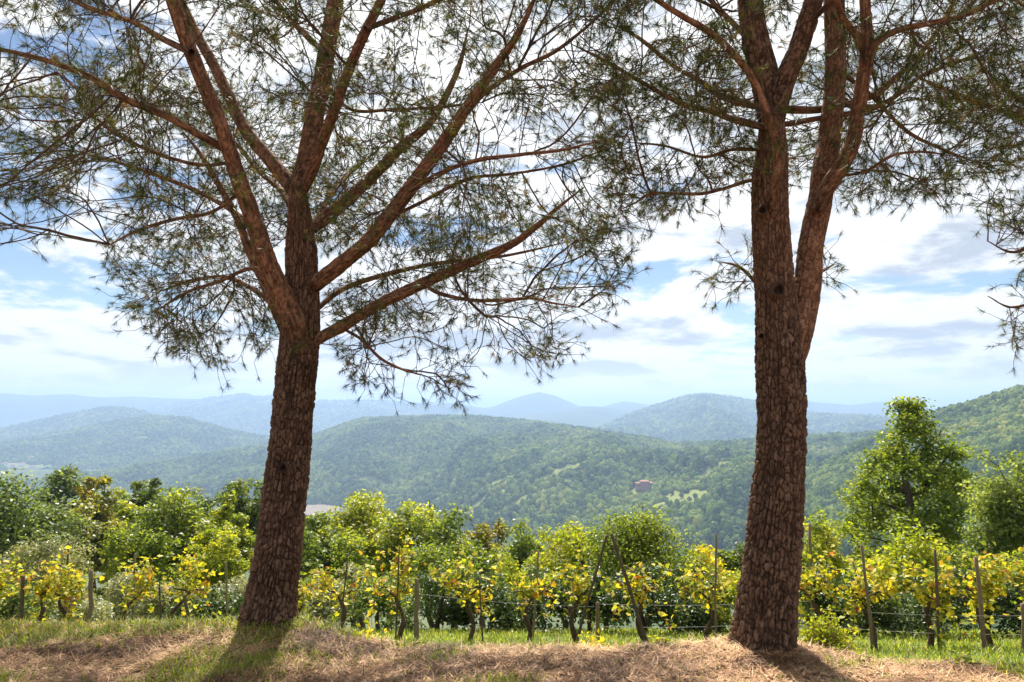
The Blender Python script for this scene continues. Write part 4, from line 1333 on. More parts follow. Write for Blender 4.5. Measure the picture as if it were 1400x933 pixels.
def trees():
    T = lambda *a, **k: broadleaf('tree', a[0], 'tree', *a[1:], group='trees on the slope below the vineyard', **k)
    T('dark grey-green oak with bare black limbs at the left edge', 22, 655, 165, 27, 'grey', 1, clusters=60, dens=2.0, clump=0.17, crown_lo=0.22, tip=0.018)
    T('dark oak crown at the top of the left group', 92, 640, 92, 42, 'grey', 2, dens=2.6)
    T('brownish autumn tree beside the dark left oak crown', 132, 650, 62, 41, 'ochre', 3)
    T('small dark round tree standing against the valley, left', 206, 653, 58, 46, 'dark', 4, crown_lo=0.35)
    T('olive-yellow round tree behind the left vines', 118, 688, 88, 31, 'ochre', 5)
    T('slim lime-coloured tree between rounder trees', 172, 684, 50, 33, 'bright', 6)
    T('big bushy green tree left of the left pine', 243, 672, 125, 25, 'mid', 7, clusters=110, dens=3.0)
    T('yellowing tall tree just left of the left pine', 314, 672, 62, 26, 'bright', 8)
    T('dark tree behind the yellowing one, left of the pine trunk', 322, 662, 84, 38, 'dark', 9, crown_lo=0.4)
    T('far olive-green crown behind the bushy green tree', 262, 668, 70, 43, 'mid', 10)
    T('low yellow-green crown between dark oak and slim tree', 165, 668, 70, 48, 'bright', 11)
    T('green tree just right of the left pine trunk', 440, 702, 84, 30, 'mid', 12)
    T('broad yellow-green tree right of the left pine', 492, 681, 110, 33, 'bright', 13, clusters=100)
    T('rounded tree with golden top, middle of the row', 560, 692, 90, 31, 'bright', 14)
    T('leafy green tree below the bare tree', 622, 698, 98, 29, 'mid', 15)
    T('orange-tinged small tree between green crowns', 664, 712, 60, 31, 'ochre', 16)
    T('mid-green tree in the gap right of the orange one', 712, 714, 80, 27, 'mid', 17)
    T('bright bushy tree left of the crossed poles', 768, 718, 108, 20, 'bright', 18, clusters=110, dens=3.0)
    T('large round dark-hearted tree behind the crossed poles', 888, 699, 146, 17.5, 'mid', 19, clusters=150, dens=3.2, leaf_px=4.6, crown_lo=0.05)
    T('yellow tree leaning on the large round tree', 962, 738, 84, 19, 'yellow', 20)
    T('low dark green tree left of the right pine trunk', 1002, 744, 66, 23, 'dark', 21)
    T('light green tree just right of the right pine trunk', 1122, 702, 88, 16, 'bright', 22, crown_lo=0.1)
    T('tall open oak with ragged top, right of the right pine', 1243, 541, 176, 21, 'mid', 23, clusters=190, dens=2.7, leaf_px=5.4, crown_lo=0.10, clump=0.10, hollow=0.3, profile=[(0, .35), (.15, .75), (.32, 1.0), (.5, .95), (.65, .72), (.8, .5), (.92, .34), (1, .2)], top_narrow=0.75, tip=0.015)
    T('pale grey-green tree at the right edge', 1388, 612, 126, 17, 'pale', 24, clusters=110, dens=2.6, leaf_px=5, crown_lo=0.1)
    T('dark green low tree under the tall oak', 1330, 735, 90, 17, 'dark', 25, crown_lo=0.1)
    T('sunny yellow-green shrubby tree before the tall oak', 1236, 716, 120, 13.5, 'bright', 26, crown_lo=0.08, leaf_px=6, dens=2.2)
    T('small green tree between right pine and tall oak', 1172, 738, 72, 15, 'mid', 27, crown_lo=0.08)
    T('bushy green tree hiding the bank behind the middle vines', 590, 742, 112, 19, 'mid', 28, crown_lo=0.05, clusters=100)
    T('low leafy tree behind the vine right of the thick post', 690, 762, 84, 18, 'bright', 29, crown_lo=0.05)
    T('far dark crown left of the bare tree', 520, 700, 66, 42, 'dark', 32)
    T('rounded green tree low between the ochre tree and the slim tree', 60, 694, 90, 34, 'mid', 33)
    T('leafy mid-green tree behind the third left vine', 205, 722, 84, 22, 'mid', 34, crown_lo=0.1)
    T('light green tree between the bushy tree and the left pine', 290, 722, 74, 23, 'bright', 35, crown_lo=0.1)
    T('mid-green tree right behind the left pine trunk', 400, 712, 80, 26, 'mid', 36, crown_lo=0.1)
    T('green tree under the broad yellow-green one', 480, 738, 90, 23, 'mid', 37, crown_lo=0.1)
    T('light green tree in the notch right of the large round tree', 830, 738, 80, 20, 'mid', 38, crown_lo=0.1)
    B = lambda *a, **k: broadleaf('olive_tree', a[0], 'olive tree', *a[1:], group='olive trees below the vines', leaf_px=3.6, crown_lo=0.12, **k)
    B('silvery olive tree behind the leftmost vines', 62, 738, 110, 22, 'olive', 40)
    B('silvery olive tree behind the second left vines', 170, 786, 96, 17, 'olive', 41)
    B('silvery olive tree left of the leaning short post', 222, 800, 70, 15.5, 'olive', 42)
    B('silvery olive tree hard against the left pine trunk', 338, 790, 70, 17, 'olive', 43)
    B('silvery olive tree just right of the left pine trunk', 446, 796, 70, 16, 'olive', 44)
    B('small silver olive between green trees', 492, 766, 52, 22, 'olive', 45)
    # low bushes that close the gaps under the trees
    bush = [(20, 800, 90, 14.2, 'grey'), (110, 812, 80, 14, 'olive'), (285, 808, 76, 14, 'hedge'), (395, 800, 64, 13.5, 'olive'), (520, 792, 90, 12.6, 'grey'), (600, 780, 100, 12.4, 'hedge'),
            (668, 785, 90, 12.4, 'hedge'), (735, 778, 96, 12.2, 'hedge'), (805, 780, 90, 12, 'hedge'), (880, 772, 110, 11.8, 'hedge'), (960, 780, 90, 11.6, 'hedge'), (1015, 785, 70, 11.5, 'bright'),
            (1110, 778, 90, 11.2, 'hedge'), (1180, 785, 96, 11, 'hedge'), (1265, 782, 96, 10.9, 'hedge'), (1345, 780, 96, 10.8, 'hedge'), (1420, 785, 90, 10.6, 'mid'), (60, 780, 70, 24, 'mid'), (1390, 760, 100, 13.5, 'bright')]
    names = ['left edge', 'second left post', 'leaning short post', 'left pine trunk', 'first middle vine', 'thick middle post', 'vine right of the thick post', 'grey leaning stake', 'left crossed pole', 'right crossed pole',
             'tall stake left of the right pine', 'right pine trunk on its left', 'right pine trunk on its right', 'first stake right of the pine', 'second stake right of the pine', 'third stake right of the pine', 'right edge post', 'silvery olive at the left', 'right edge, higher up']
    desc = {'grey': 'grey-green', 'olive': 'silvery', 'mid': 'leafy green', 'dark': 'dark green', 'hedge': 'dense dark green', 'bright': 'light green'}
    for k, (px, py, w, d, pal) in enumerate(bush):
        broadleaf('bush', f'{desc[pal]} bush in the hedge behind the {names[k]}', 'bush', px, py, w, d, pal, 60 + k, crown_lo=0.0, leaf_px=4.6, clusters=50, dens=2.4, group='bushes behind the vine row')


trees()


def bare_tree():
    d = 32
    x = at(592, 690, d)[0]
    gz = float(ground_z(x, d))
    base = np.array([x, d, gz])
    root = thing('bare_tree', 'dead bare tree with dark twigs poking above green crowns', 'tree', base)
    r = np.random.default_rng(5)
    g = Geo()
    tr = smooth_path(np.array([[*at(596, 800, d), .10], [*at(594, 740, d), .085], [*at(590, 712, d), .06], [*at(587, 684, d), .02]]), 0.3)
    g.tube(tr[:, :3] - base, tr[:, 3], 8, 0.4)
    g.obj('trunk', M_WOOD, root, True)
    for pth in ([(592, 725), (600, 708), (604, 697)], [(594, 735), (612, 715), (618, 702), (620, 695)], [(590, 715), (580, 704), (576, 700)], [(595, 745), (625, 722), (632, 715)], [(604, 715), (609, 703), (607, 696)], [(590, 705), (595, 695), (594, 690)]):
        g = Geo()
        q = smooth_path(np.array([[*at(a, b, d + .2 * i * r.normal()), 0.035 * (1 - .28 * i)] for i, (a, b) in enumerate(pth)]), 0.15)
        g.tube(q[:, :3] - base, q[:, 3], 5, 0.4)
        g.obj('branch', M_WOOD, root, True)


bare_tree()


# ------------------------------------------------------------------ vineyard
def row_d(px):
    return 11.4 - 0.0021 * px


def vine_leaf_mesh():
    """five-lobed leaf, slightly cupped, pointing along +Y, one unit long"""
    out = [(0.0, 0.0), (0.16, -0.10), (0.42, -0.02), (0.40, 0.22), (0.56, 0.42), (0.34, 0.52), (0.24, 0.60), (0.17, 0.82), (0.0, 1.0)]
    pts = out + [(-x, y) for x, y in out[-2:0:-1]]
    V = [(0, 0.35, 0.02)] + [(x, y, 0.14 * abs(x) + 0.10 * (y - 0.4) ** 2 * -1.2) for x, y in pts]
    n = len(pts)
    T = [[0, i + 1, (i + 1) % n + 1] for i in range(n)]
    return make_mesh('leaf', V, T, None, [M_VINELEAF])


LEAF_ME = vine_leaf_mesh()
VINE_SHOOT = mat_plain('vine_cane', [(0.3, (0.17, 0.10, 0.045)), (0.7, (0.30, 0.19, 0.09))], nscale=25)
import mathutils


def add_leaf(pos, size, r, parent):
    o = bpy.data.objects.new('leaf', LEAF_ME)
    C.objects.link(o)
    o.parent = parent
    o.location = [float(c) for c in pos]
    o.rotation_euler = (r.normal(0.5, 0.6) * -1 + 0.3, r.normal(0, 0.6), r.random() * 6.283)
    s = float(size)
    o.scale = (s, s, s)
    return o


def vine(px, d, label, seed, lean, span_l, span_r, top, leaves=95, trunk_h=0.62, thick=0.032, curly=0.12, shoots=9):
    r = np.random.default_rng(seed)
    x = (px - 700) / FPX * d / 1.036
    gz = float(ground_z(x, d))
    base = np.array([x, d, gz])
    root = thing('grapevine', label, 'grapevine', base, 'grapevines along the trellis')
    # gnarled stem
    n = 7
    pts = []
    for i in range(n):
        t = i / (n - 1)
        pts.append([lean * t * trunk_h + curly * math.sin(t * 6 + seed) * t * (1 - 0.4 * t), 0.05 * math.sin(t * 5 + seed * 2), -0.06 + t * (trunk_h + 0.06), thick * (1.25 - 0.45 * t) * (0.85 + 0.3 * r.random())])
    pts = np.array(pts)
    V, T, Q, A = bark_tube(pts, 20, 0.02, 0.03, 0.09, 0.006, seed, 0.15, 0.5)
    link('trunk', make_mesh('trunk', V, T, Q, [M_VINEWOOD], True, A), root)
    head = pts[-1, :3]
    anchors = []
    for sgn, span in ((-1, span_l), (1, span_r)):
        if span <= 0.05:
            continue
        m = 6
        arm = []
        for i in range(m):
            t = i / (m - 1)
            arm.append([head[0] + sgn * span * 0.54 * t, head[1] + 0.04 * r.normal(), head[2] + 0.10 * math.sin(t * 2.4) + 0.05 * r.normal() * t, 0.014 * (1.2 - 0.7 * t)])
        arm = np.array(arm)
        g = Geo()
        S = smooth_path(arm, 0.05)
        g.tube(S[:, :3], S[:, 3], 7, 0.4)
        g.obj('arm', M_VINEWOOD, root, True)
        anchors += [S[i, :3] for i in range(len(S))]
    anchors.append(head)
    spots = []
    for k in range(shoots):
        a = anchors[r.integers(len(anchors))]
        hgt = (top - a[2]) * (0.45 + 0.6 * r.random())
        if k % 4 == 3:
            hgt *= -0.6
        dx, dy = r.normal(0, 0.16), r.normal(0, 0.14)
        p = []
        for i in range(5):
            t = i / 4
            p.append([a[0] + dx * t + 0.03 * r.normal() * t, a[1] + dy * t + 0.03 * r.normal(), a[2] + hgt * t - 0.08 * t ** 3, 0.0055 * (1.1 - 0.7 * t)])
        S = smooth_path(np.array(p), 0.06)
        g = Geo()
        g.tube(S[:, :3], S[:, 3], 4, 0.5)
        g.obj('cane', VINE_SHOOT, root, True)
        spots += [S[i, :3] for i in range(1, len(S))]
    for k in range(int(leaves * 1.45)):
        s = spots[r.integers(len(spots))] if r.random() < 0.8 else anchors[r.integers(len(anchors))]
        add_leaf(s + r.normal(0, 0.055, 3), 0.052 + 0.038 * r.random(), r, root)
    # the small leaves, too fine to pick apart
    n = int(leaves * 1.2)
    al = np.array(spots + anchors)
    cen = al[r.integers(len(al), size=n)] + r.normal(0, 0.07, (n, 3))
    LV, LT = leaf_quads(cen, 0.062, r, 0.2, aspect=0.85)
    tag(link('small_leaves', make_mesh('small_leaves', LV, LT, None, [M_SMALLVINE], False, np.repeat(np.clip(r.normal(.42, .28, n), 0, 1), 4)), root), kind='stuff')
    return root


def stake(name, label, p0, p1, rad, mat, cat='post', group='stakes and posts of the trellis', point=False, sides=9):
    p0, p1 = np.asarray(p0, float), np.asarray(p1, float)
    g = Geo()
    n = 9
    r = np.random.default_rng(int(abs(p0[0] * 1000)) + 3)
    t = np.linspace(0, 1, n)[:, None]
    pts = p0 + (p1 - p0) * t + r.normal(0, rad * 0.25, (n, 3)) * np.sin(t * math.pi)
    g.tube(pts - p0, rad * (1.1 - 0.2 * t[:, 0]) * (0.93 + 0.14 * r.random(n)), sides, 0.3 + 0.5 * r.random())
    o = g.obj(name, mat, None, True)
    o.location = p0
    tag(o, label, cat, group)
    return o


def on_ground(px, d):
    x = (px - 700) / FPX * d / 1.036
    return np.array([x, d, float(ground_z(x, d)) - 0.08])


def vineyard():
    V = [
        (-20, 11.5, 'yellow grapevine cut off by the left edge', 0.1, .5, .7, 1.30, 110),
        (42, 11.3, 'grapevine with a stout dark stem behind the leftmost post', 0.35, .6, .6, 1.30, 120),
        (92, 11.2, 'tall yellow grapevine between the two left posts', -0.1, .6, .6, 1.45, 130),
        (165, 11.0, 'grapevine with a knotted stem leaning right, left of the short leaning post', 0.35, .6, .5, 1.25, 115),
        (222, 10.9, 'grapevine curling beside the short leaning post', 0.45, .55, .55, 1.35, 120),
        (404, 10.5, 'grapevine half hidden by the left pine trunk', 0.0, .25, .4, 1.05, 60),
        (470, 10.4, 'sparse grapevine with a bent stem on a thin dark stake', -0.1, .55, .6, 1.15, 80),
        (548, 10.2, 'tall grapevine just left of the thick middle post', -0.05, .5, .5, 1.55, 125),
        (642, 10.0, 'yellow grapevine with a straight dark stem, second right of the thick middle post', 0.05, .65, .55, 1.25, 110),
        (722, 9.9, 'small grapevine with twin dark stems by the grey stake', 0.05, .5, .5, 1.10, 85),
        (786, 9.8, 'reddish sparse grapevine under the left crossed pole', 0.0, .4, .3, 1.20, 70),
        (884, 9.5, 'grapevine hanging on the right crossed pole', -0.25, .5, .45, 1.15, 85),
        (968, 9.4, 'grapevine on the tall stake left of the right pine', 0.0, .65, .45, 1.05, 100),
        (1118, 9.1, 'grapevine with orange leaves behind the green shrub', 0.0, .35, .55, 1.25, 90),
        (1192, 8.9, 'grapevine tied to the first stake right of the right pine', -0.05, .6, .6, 1.15, 110),
        (1272, 8.8, 'leafy grapevine on the second stake right of the right pine', 0.0, .65, .6, 1.25, 135),
        (1352, 8.7, 'grapevine with a stout leaning stem on the third stake from the pine', -0.2, .65, .5, 1.35, 135),
        (1420, 8.5, 'grapevine cut off by the right edge', 0.0, .6, .5, 1.2, 90),
    ]
    for k, (px, d, lab, lean, sl, sr, top, n) in enumerate(V):
        vine(px, d, lab, 400 + k, lean, sl, sr, top, n)
    P = [  # px, top py, top px shift, distance, radius, material, label
        (30, 788, 2, 11.2, .040, M_DARKPOST, 'dark short post, leftmost in the vine row'),
        (88, 742, 6, 11.4, .018, M_DARKPOST, 'thin stake rising through the tall left vine'),
        (122, 780, 3, 11.0, .042, M_POST, 'pale thick post at left, second from the left edge'),
        (182, 757, 3, 11.2, .022, M_POST, 'slim stake above the knotted vine at left'),
        (222, 795, -4, 11.2, .018, M_DARKPOST, 'thin dark stake among the curling left vine'),
        (264, 815, -12, 10.6, .030, M_DARKPOST, 'short leaning post left of the left pine'),
        (312, 768, -3, 12.5, .024, M_POST, 'slim stake just left of the left pine trunk'),
        (413, 776, 2, 11.0, .018, M_DARKPOST, 'thin stake just right of the left pine trunk'),
        (464, 758, 12, 10.2, .014, M_DARKPOST, 'thin black stake of the sparse bent vine'),
        (541, 748, 5, 10.0, .014, M_DARKPOST, 'thin black stake left of the thick middle post'),
        (570, 792, 0, 10.1, .042, M_POST, 'thick brown post in the middle of the row'),
        (661, 790, -6, 9.8, .014, M_DARKPOST, 'thin black stake beside the straight vine stem'),
        (728, 754, 8, 10.6, .020, M_POST, 'grey stake leaning behind the small twin-stemmed vine'),
        (817, 824, 0, 10.4, .036, M_POST, 'short grey post under the crossed poles'),
        (977, 730, 2, 9.2, .018, M_POST, 'tall slim stake left of the right pine'),
        (1110, 717, -3, 9.6, .026, M_POST, 'tall grey stake just right of the right pine trunk'),
        (1192, 746, -14, 8.6, .022, M_POST, 'leaning stake, first beyond the green shrub'),
        (1282, 752, -4, 8.6, .022, M_DARKPOST, 'dark upright stake in the leafy right vine'),
        (1344, 762, -10, 8.4, .030, M_POST, 'pale stake leaning left, right of the dark upright stake'),
        (1398, 826, 0, 8.0, .034, M_POST, 'thick post at the right edge'),
    ]
    for px, pyt, sh, d, rad, m, lab in P:
        b = on_ground(px, d)
        t = at(px + sh, pyt, d)
        stake('post', lab, b, t, rad * 0.8, m)
    top = at(833, 733, 9.4)
    stake('pole', 'crossed pole leaning to the left foot', on_ground(784, 9.7), top + np.array([-0.03, 0.03, 0.0]), .018, M_DARKPOST, 'pole', 'crossed poles')
    stake('pole', 'thicker crossed pole leaning to the right foot', on_ground(888, 9.2), top + np.array([0.03, -0.02, 0.03]), .024, M_DARKPOST, 'pole', 'crossed poles')
    # wires strung from post to post
    W = [(817, 826, 10.4, 1110, 822, 9.6, 'upper trellis wire left of the right pine'), (817, 857, 10.4, 1110, 850, 9.6, 'lower trellis wire left of the right pine'),
         (1110, 832, 9.55, 1420, 842, 7.95, 'upper trellis wire right of the right pine'), (1110, 855, 9.55, 1420, 868, 7.95, 'lower trellis wire right of the right pine'),
         (570, 812, 10.1, 817, 830, 10.4, 'trellis wire between the thick post and the short post'), (122, 800, 11.0, 570, 805, 10.1, 'trellis wire along the left vines')]
    for a, b, d0, a2, b2, d1, lab in W:
        p, q = at(a, b, d0), at(a2, b2, d1)
        t = np.linspace(0, 1, 24)[:, None]
        pts = p + (q - p) * t + np.array([0, 0, -0.035]) * np.sin(t * math.pi)
        g = Geo()
        g.tube(pts - p, 0.0019, 5, 0.5)
        o = g.obj('trellis_wire', M_WIRE, None, True)
        o.location = p
        tag(o, lab, 'wire', 'trellis wires')


vineyard()


# ------------------------------------------------------------------ small plants near the edge of the bank
def small_shrub(name, label, cat, px, d, w, h, pal, seed, n, leaf, stems=26, dry=False):
    r = np.random.default_rng(seed)
    p = on_ground(px, d)
    base = p + np.array([0, 0, 0.06])
    root = thing(name, label, cat, base)
    g = Geo()
    tips = []
    for k in range(stems):
        a = r.random() * 6.283
        q = r.random() ** 0.6
        tip = np.array([math.cos(a) * q * w, math.sin(a) * q * w, h * (1 - 0.45 * q * q) * (0.7 + 0.4 * r.random())])
        mid = tip * 0.5 + np.array([0, 0, 0.12 * h]) + r.normal(0, 0.02, 3)
        S = smooth_path(np.array([[0.02 * r.normal(), 0.02 * r.normal(), -0.04, 0.006], [*mid, 0.0045], [*tip, 0.002]]), 0.05)
        g.tube(S[:, :3], S[:, 3], 4, 0.5)
        tips += list(S[len(S) // 3:, :3])
    tag(g.obj('stems', VINE_SHOOT, root, True), kind='stuff')
    tips = np.array(tips)
    ci = r.integers(len(tips), size=n)
    cen = tips[ci] + r.normal(0, 0.035, (n, 3))
    V, T = leaf_quads(cen, leaf, r, 0.2)
    tt = np.clip(r.random(len(tips))[ci] * 0.6 + r.random(n) * 0.4, 0, 1)
    link('foliage', make_mesh('foliage', V, T, None, [M_LEAF[pal]], False, np.repeat(tt, 4)), root)
    return root


small_shrub('shrub', 'fine-leaved green shrub at the foot of the right pine', 'shrub', 1132, 5.15, .22, .50, 'bright', 71, 5200, 0.026, 110)
small_shrub('shrub', 'low yellow shrub on the bank under the crossed poles', 'shrub', 812, 5.05, .16, .19, 'yellow', 72, 520, 0.036, 30)
small_shrub('seedling', 'lime-green seedling left of the left pine trunk', 'plant', 300, 6.1, .15, .36, 'bright', 73, 210, 0.055, 10)
small_shrub('seedling', 'tiny green seedling in the litter at the lower right', 'plant', 1318, 4.62, .08, .09, 'mid', 74, 80, 0.034, 8)
small_shrub('weed', 'trailing yellow weed on the bank right of the left pine', 'plant', 500, 5.22, .18, .10, 'yellow', 75, 190, 0.038, 14)
small_shrub('weed', 'yellow weed clump under the knotted left vine', 'plant', 192, 5.75, .14, .18, 'yellow', 76, 150, 0.042, 10)
small_shrub('weed', 'green weed in the litter below the right crossed pole', 'plant', 905, 5.0, .08, .08, 'bright', 77, 70, 0.03, 9)


# ------------------------------------------------------------------ litter and grass
M_STRAW = mat_leaf('dry_needle_straw', [(0.0, (0.09, 0.045, 0.022)), (0.35, (0.27, 0.150, 0.078)), (0.7, (0.53, 0.315, 0.170)), (1.0, (0.64, 0.45, 0.26))], 0.22, 0.6, 0.25, tcol=(1, .95, .85), tgain=1.0)
M_GRASS = mat_leaf('grass_blade', [(0.0, (0.07, 0.11, 0.012)), (0.5, (0.18, 0.24, 0.022)), (0.85, (0.30, 0.34, 0.035)), (1.0, (0.42, 0.36, 0.12))], 0.5, 0.45, 0.35)


def blades(name, label, x, y, seed, lmin, lmax, wid, flat, mat, lift=0.0, tint_shift=0.0, patch=0.0):
    r = np.random.default_rng(seed)
    n = len(x)
    z = ground_z(x, y)
    b = np.column_stack([x, y, z + lift * r.random(n)])
    a = r.random(n) * 6.283
    el = np.clip(r.normal(flat, 0.28, n), 0.02, 1.5)
    d = np.column_stack([np.cos(a) * np.cos(el), np.sin(a) * np.cos(el), np.sin(el)])
    ln = lmin + (lmax - lmin) * r.random(n)
    s = np.column_stack([-np.sin(a), np.cos(a), np.zeros(n)]) * (wid * (0.6 + 0.8 * r.random(n)))[:, None] * 0.5
    mid = b + d * (ln * 0.55)[:, None]
    tip = b + d * ln[:, None] + np.column_stack([np.cos(a), np.sin(a), -np.full(n, 0.5)]) * (ln * 0.16)[:, None]
    if mat is M_STRAW:
        V = np.stack([b - s, b + s, tip], 1).reshape(-1, 3)
        tt = np.repeat(np.clip(r.normal(0.5 + tint_shift, 0.26, n) + patch * (fbm(x * 2.2, y * 3.5, seed + 40, 4) - 0.5), 0, 1), 3)
        return tag(link(name, make_mesh(name, V, np.arange(n * 3).reshape(-1, 3), None, [mat], False, tt)), label, kind='stuff')
    V = np.stack([b - s, b + s, mid + s * 0.75, mid - s * 0.75, tip], 1).reshape(-1, 3)
    i = np.arange(n)[:, None] * 5
    T = np.concatenate([i + np.array([[0, 1, 2]]), i + np.array([[0, 2, 3]]), i + np.array([[3, 2, 4]])])
    tt = np.repeat(np.clip(r.normal(0.5 + tint_shift, 0.26, n) + patch * (fbm(x * 2.2, y * 3.5, seed + 40, 4) - 0.5), 0, 1), 5)
    o = link(name, make_mesh(name, V, T, None, [mat], False, tt))
    tag(o, label, kind='stuff')


def ground_cover():
    r = np.random.default_rng(55)
    def sample(n, y0, off):
        x = r.uniform(-5.9, 5.3, n)
        e = edge_y(x) + off
        y = y0 + (e - y0) * r.random(n)
        return x, y
    x, y = sample(138000, 3.75, 0.35)
    m = fbm(x * 1.5 + 3, y * 2.6, 31, 3)
    keep = r.random(len(x)) < np.clip((0.66 - m) * 5, 0.25, 1)
    blades('pine_litter', 'pinkish dry pine needles and straw covering the near ground', x[keep], y[keep], 1, 0.03, 0.10, 0.0062, 0.18, M_STRAW, 0.022, -0.06, 2.4)
    x, y = sample(90000, 3.7, 0.25)
    m = fbm(x * 1.5 + 3, y * 2.6, 31, 3)
    left = np.clip((-x - 0.2) * 0.12, -0.06, 0.12) + np.clip((4.75 - y) * 0.10, 0, 0.06) * (x < 0)
    keep = r.random(len(x)) < np.clip((m + left - 0.515) * 5, 0.03, 1)
    blades('grass', 'patches of short green grass growing through the litter', x[keep], y[keep], 2, 0.03, 0.095, 0.0060, 0.85, M_GRASS, 0.0, 0.05, 0.8)
    g = Geo()
    for k in range(110):
        x = r.uniform(-3.9, 3.9); y = 4.15 + (float(edge_y(x)) - 4.15) * r.random()
        a, ln = r.random() * 6.283, 0.08 + 0.22 * r.random() ** 2
        p = []
        for i in range(4):
            q = (x + math.cos(a) * ln * (i / 3 - .5) + 0.01 * r.normal(), y + math.sin(a) * ln * (i / 3 - .5) + 0.01 * r.normal())
            p.append([q[0], q[1], float(ground_z(*q)) + 0.012 + 0.012 * r.random()])
        g.tube(np.array(p), np.array([1, .9, .75, .4]) * (0.0025 + 0.004 * r.random()), 5, 0.5)
    tag(g.obj('fallen_twigs', M_TWIG), 'thin dark fallen twigs lying in the pine litter', kind='stuff')
    n = 48000
    x = r.uniform(-9, 8.5, n); y = r.uniform(6.6, 14.5, n) 
    blades('grass', 'bright green grass strip under the vines', x, y, 3, 0.05, 0.13, 0.012, 1.0, M_GRASS, 0.0, 0.12)


ground_cover()


# ------------------------------------------------------------------ houses in the valley
M_PINKWALL = mat_plain('pink_render', [(0.3, (0.25, 0.16, 0.135)), (0.7, (0.32, 0.21, 0.18))], nscale=0.3)
M_ROOF = mat_plain('terracotta_roof', [(0.3, (0.26, 0.12, 0.08)), (0.7, (0.38, 0.20, 0.14))], nscale=0.6)
M_WHITEWALL = mat_plain('white_render', [(0.3, (0.70, 0.68, 0.63)), (0.7, (0.80, 0.78, 0.73))], nscale=0.3)
M_PANE = mat_plain('dark_window', [(0.3, (0.03, 0.035, 0.04)), (0.7, (0.05, 0.055, 0.06))], 0.2, 0.5)


def box(g, c, s, tint=0.5):
    c = np.asarray(c, float); s = np.asarray(s, float) / 2
    V = np.array([[x, y, z] for x in (-1, 1) for y in (-1, 1) for z in (-1, 1)]) * s + c
    g.add(V, None, [[0, 1, 3, 2], [4, 6, 7, 5], [0, 4, 5, 1], [2, 3, 7, 6], [0, 2, 6, 4], [1, 5, 7, 3]], tint)


def hip_roof(g, c, s, h, e=0.6):
    x, y = s[0] / 2 + e, s[1] / 2 + e
    k = max(x - y, 0.5)
    V = np.array([[-x, -y, 0], [x, -y, 0], [x, y, 0], [-x, y, 0], [-k, 0, h], [k, 0, h], [-x, -y, -.3], [x, -y, -.3], [x, y, -.3], [-x, y, -.3]]) + np.asarray(c)
    g.add(V, [[1, 2, 5], [3, 0, 4]], [[0, 1, 5, 4], [2, 3, 4, 5], [0, 6, 7, 1], [1, 7, 8, 2], [2, 8, 9, 3], [3, 9, 6, 0], [9, 8, 7, 6]])


def house(label, loc, blocks, wall, win=True, group=None):
    root = thing('farmhouse', label, 'house', loc, group)
    for bx, by, w, d, h in blocks:
        g = Geo(); box(g, (bx, by, h / 2 - 3), (w, d, h + 6)); wo = g.obj('wall', wall, root)
        g = Geo(); hip_roof(g, (bx, by, h + 0.02), (w, d), min(w, d) * 0.22); g.obj('roof', M_ROOF, root)
        if win:
            n = max(2, int(w / 4))
            for fl in range(max(1, int(h // 3.2))):
                for i in range(n):
                    g = Geo(); box(g, (bx - w / 2 + w * (i + .5) / n, by - d / 2 - 0.02, 1.8 + fl * 3.1), (1.2, 0.16, 1.6)); g.obj('window', M_PANE, wo)


q = on_hill(H['central'], 881, 668)
house('pink farmhouse with terracotta roof among the woods of the middle hill', q + np.array([0, -6, 4.0]), [(0, 0, 15, 9, 8), (-10.5, 1, 8, 7, 5), (11, 2, 8, 8, 5.5)], M_PINKWALL)
for k, (px, py, lab) in enumerate([(3, 637, 'white house in the valley at the far left edge'), (14, 639, 'white house right of the leftmost valley house'), (26, 637, 'small pale house, third in the far valley'), (40, 641, 'pale house, rightmost of the far valley houses')]):
    p = on_hill(H['left_near'], px, py)
    house(lab, p + np.array([0, 0, 4]), [(0, 0, 20, 10, 7)], M_WHITEWALL, True, 'houses in the far valley')

M_FIELD = mat_plain('ploughed_field', [(0.3, (0.13, 0.105, 0.075)), (0.7, (0.19, 0.155, 0.115))], nscale=0.02)
M_GREENFIELD = mat_plain('pale_green_field', [(0.3, (0.20, 0.23, 0.09)), (0.7, (0.30, 0.31, 0.14))], nscale=0.02)
field(430, 697, 60, 90, -226, M_FIELD, 'ploughed beige field on the valley floor by the left pine')
field(628, 702, 22, 60, -200, M_GREENFIELD, 'pale green field on the valley floor behind the bare tree')


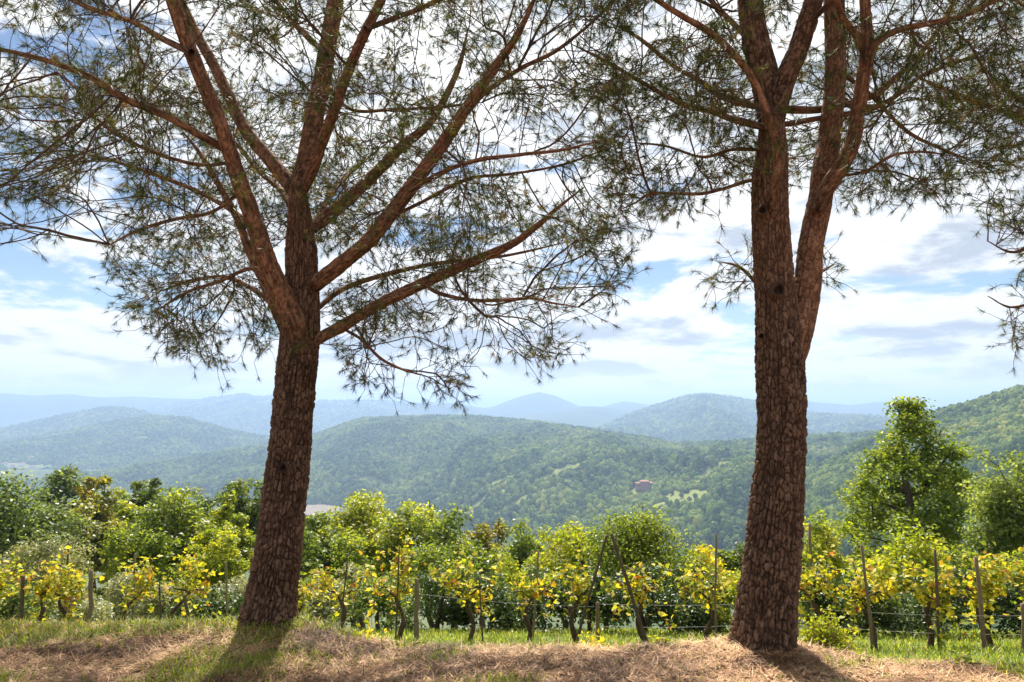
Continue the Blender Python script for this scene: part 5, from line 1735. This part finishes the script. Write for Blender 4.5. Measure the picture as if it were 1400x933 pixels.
def parkland_trees():
    r = np.random.default_rng(8)
    ms = mat_leaf('dark_park_leaf', PAL['dark'], 0.25)
    spots = [(903, 682), (912, 690), (919, 676), (926, 690), (932, 681), (940, 674), (943, 687), (951, 682), (957, 690), (896, 691), (866, 664), (902, 664), (911, 665)]
    LAB = ['dark round tree at the left rim of the hillside clearing', 'dark tree low in the hillside clearing, second from its left', 'dark round tree at the upper left of the hillside clearing',
           'dark tree at the bottom middle of the hillside clearing', 'dark round tree in the middle of the hillside clearing', 'dark tree at the very top of the hillside clearing',
           'dark tree low in the right half of the clearing', 'dark round tree at the right side of the clearing', 'rightmost dark tree of the hillside clearing', 'leftmost low tree just below the hillside clearing',
           'slender cypress left of the pink farmhouse', 'slender cypress just right of the pink farmhouse', 'slender cypress farthest right of the pink farmhouse']
    for k, (px, py) in enumerate(spots):
        p = on_hill(H['central'], px, py)
        tall = k >= 10
        hgt = 11 if tall else 8
        root = thing('cypress' if tall else 'park_tree', LAB[k], 'tree', p,
                     'cypresses by the farmhouse' if tall else 'trees in the hillside clearing')
        g = Geo(); g.tube(np.array([[0, 0, -2], [0, 0, hgt * .3], [0, 0, hgt * .6]]), [.35, .3, .15], 6, 0.4)
        g.obj('trunk', M_WOOD, root)
        n = 420
        v = unit(r.normal(0, 1, (n, 3))) * (r.random((n, 1)) ** 0.35)
        rx = 1.5 if tall else 3.6
        cen = v * np.array([rx, rx, hgt * .48]) + np.array([0, 0, hgt * .55])
        V, T = leaf_quads(cen, 1.3, r, out=v)
        link('crown', make_mesh('crown', V, T, None, [ms], False, np.repeat(r.random(n), 4)), root)


parkland_trees()

# ------------------------------------------------------------------ the air
def haze():
    zlo, zhi = -262.0, 214.0
    x, y0, y1 = 52000, -38000, 62000
    V = [[a, b, c] for a in (-x, x) for b in (y0, y1) for c in (zlo, zhi)]
    m, t, out = new_mat('hazy_air')
    v = t.new('ShaderNodeVolumePrincipled')
    v.inputs['Color'].default_value = (0.40, 0.575, 0.87, 1)
    v.inputs['Density'].default_value = 0.00021
    v.inputs['Anisotropy'].default_value = 0.25
    t.l.new(v.outputs[0], out.inputs['Volume'])
    o = link('haze', make_mesh('haze', V, None, [[0, 1, 3, 2], [4, 6, 7, 5], [0, 4, 5, 1], [2, 3, 7, 6], [0, 2, 6, 4], [1, 5, 7, 3]], [m]))
    tag(o, 'thin blue haze over the valley', kind='stuff')


haze()
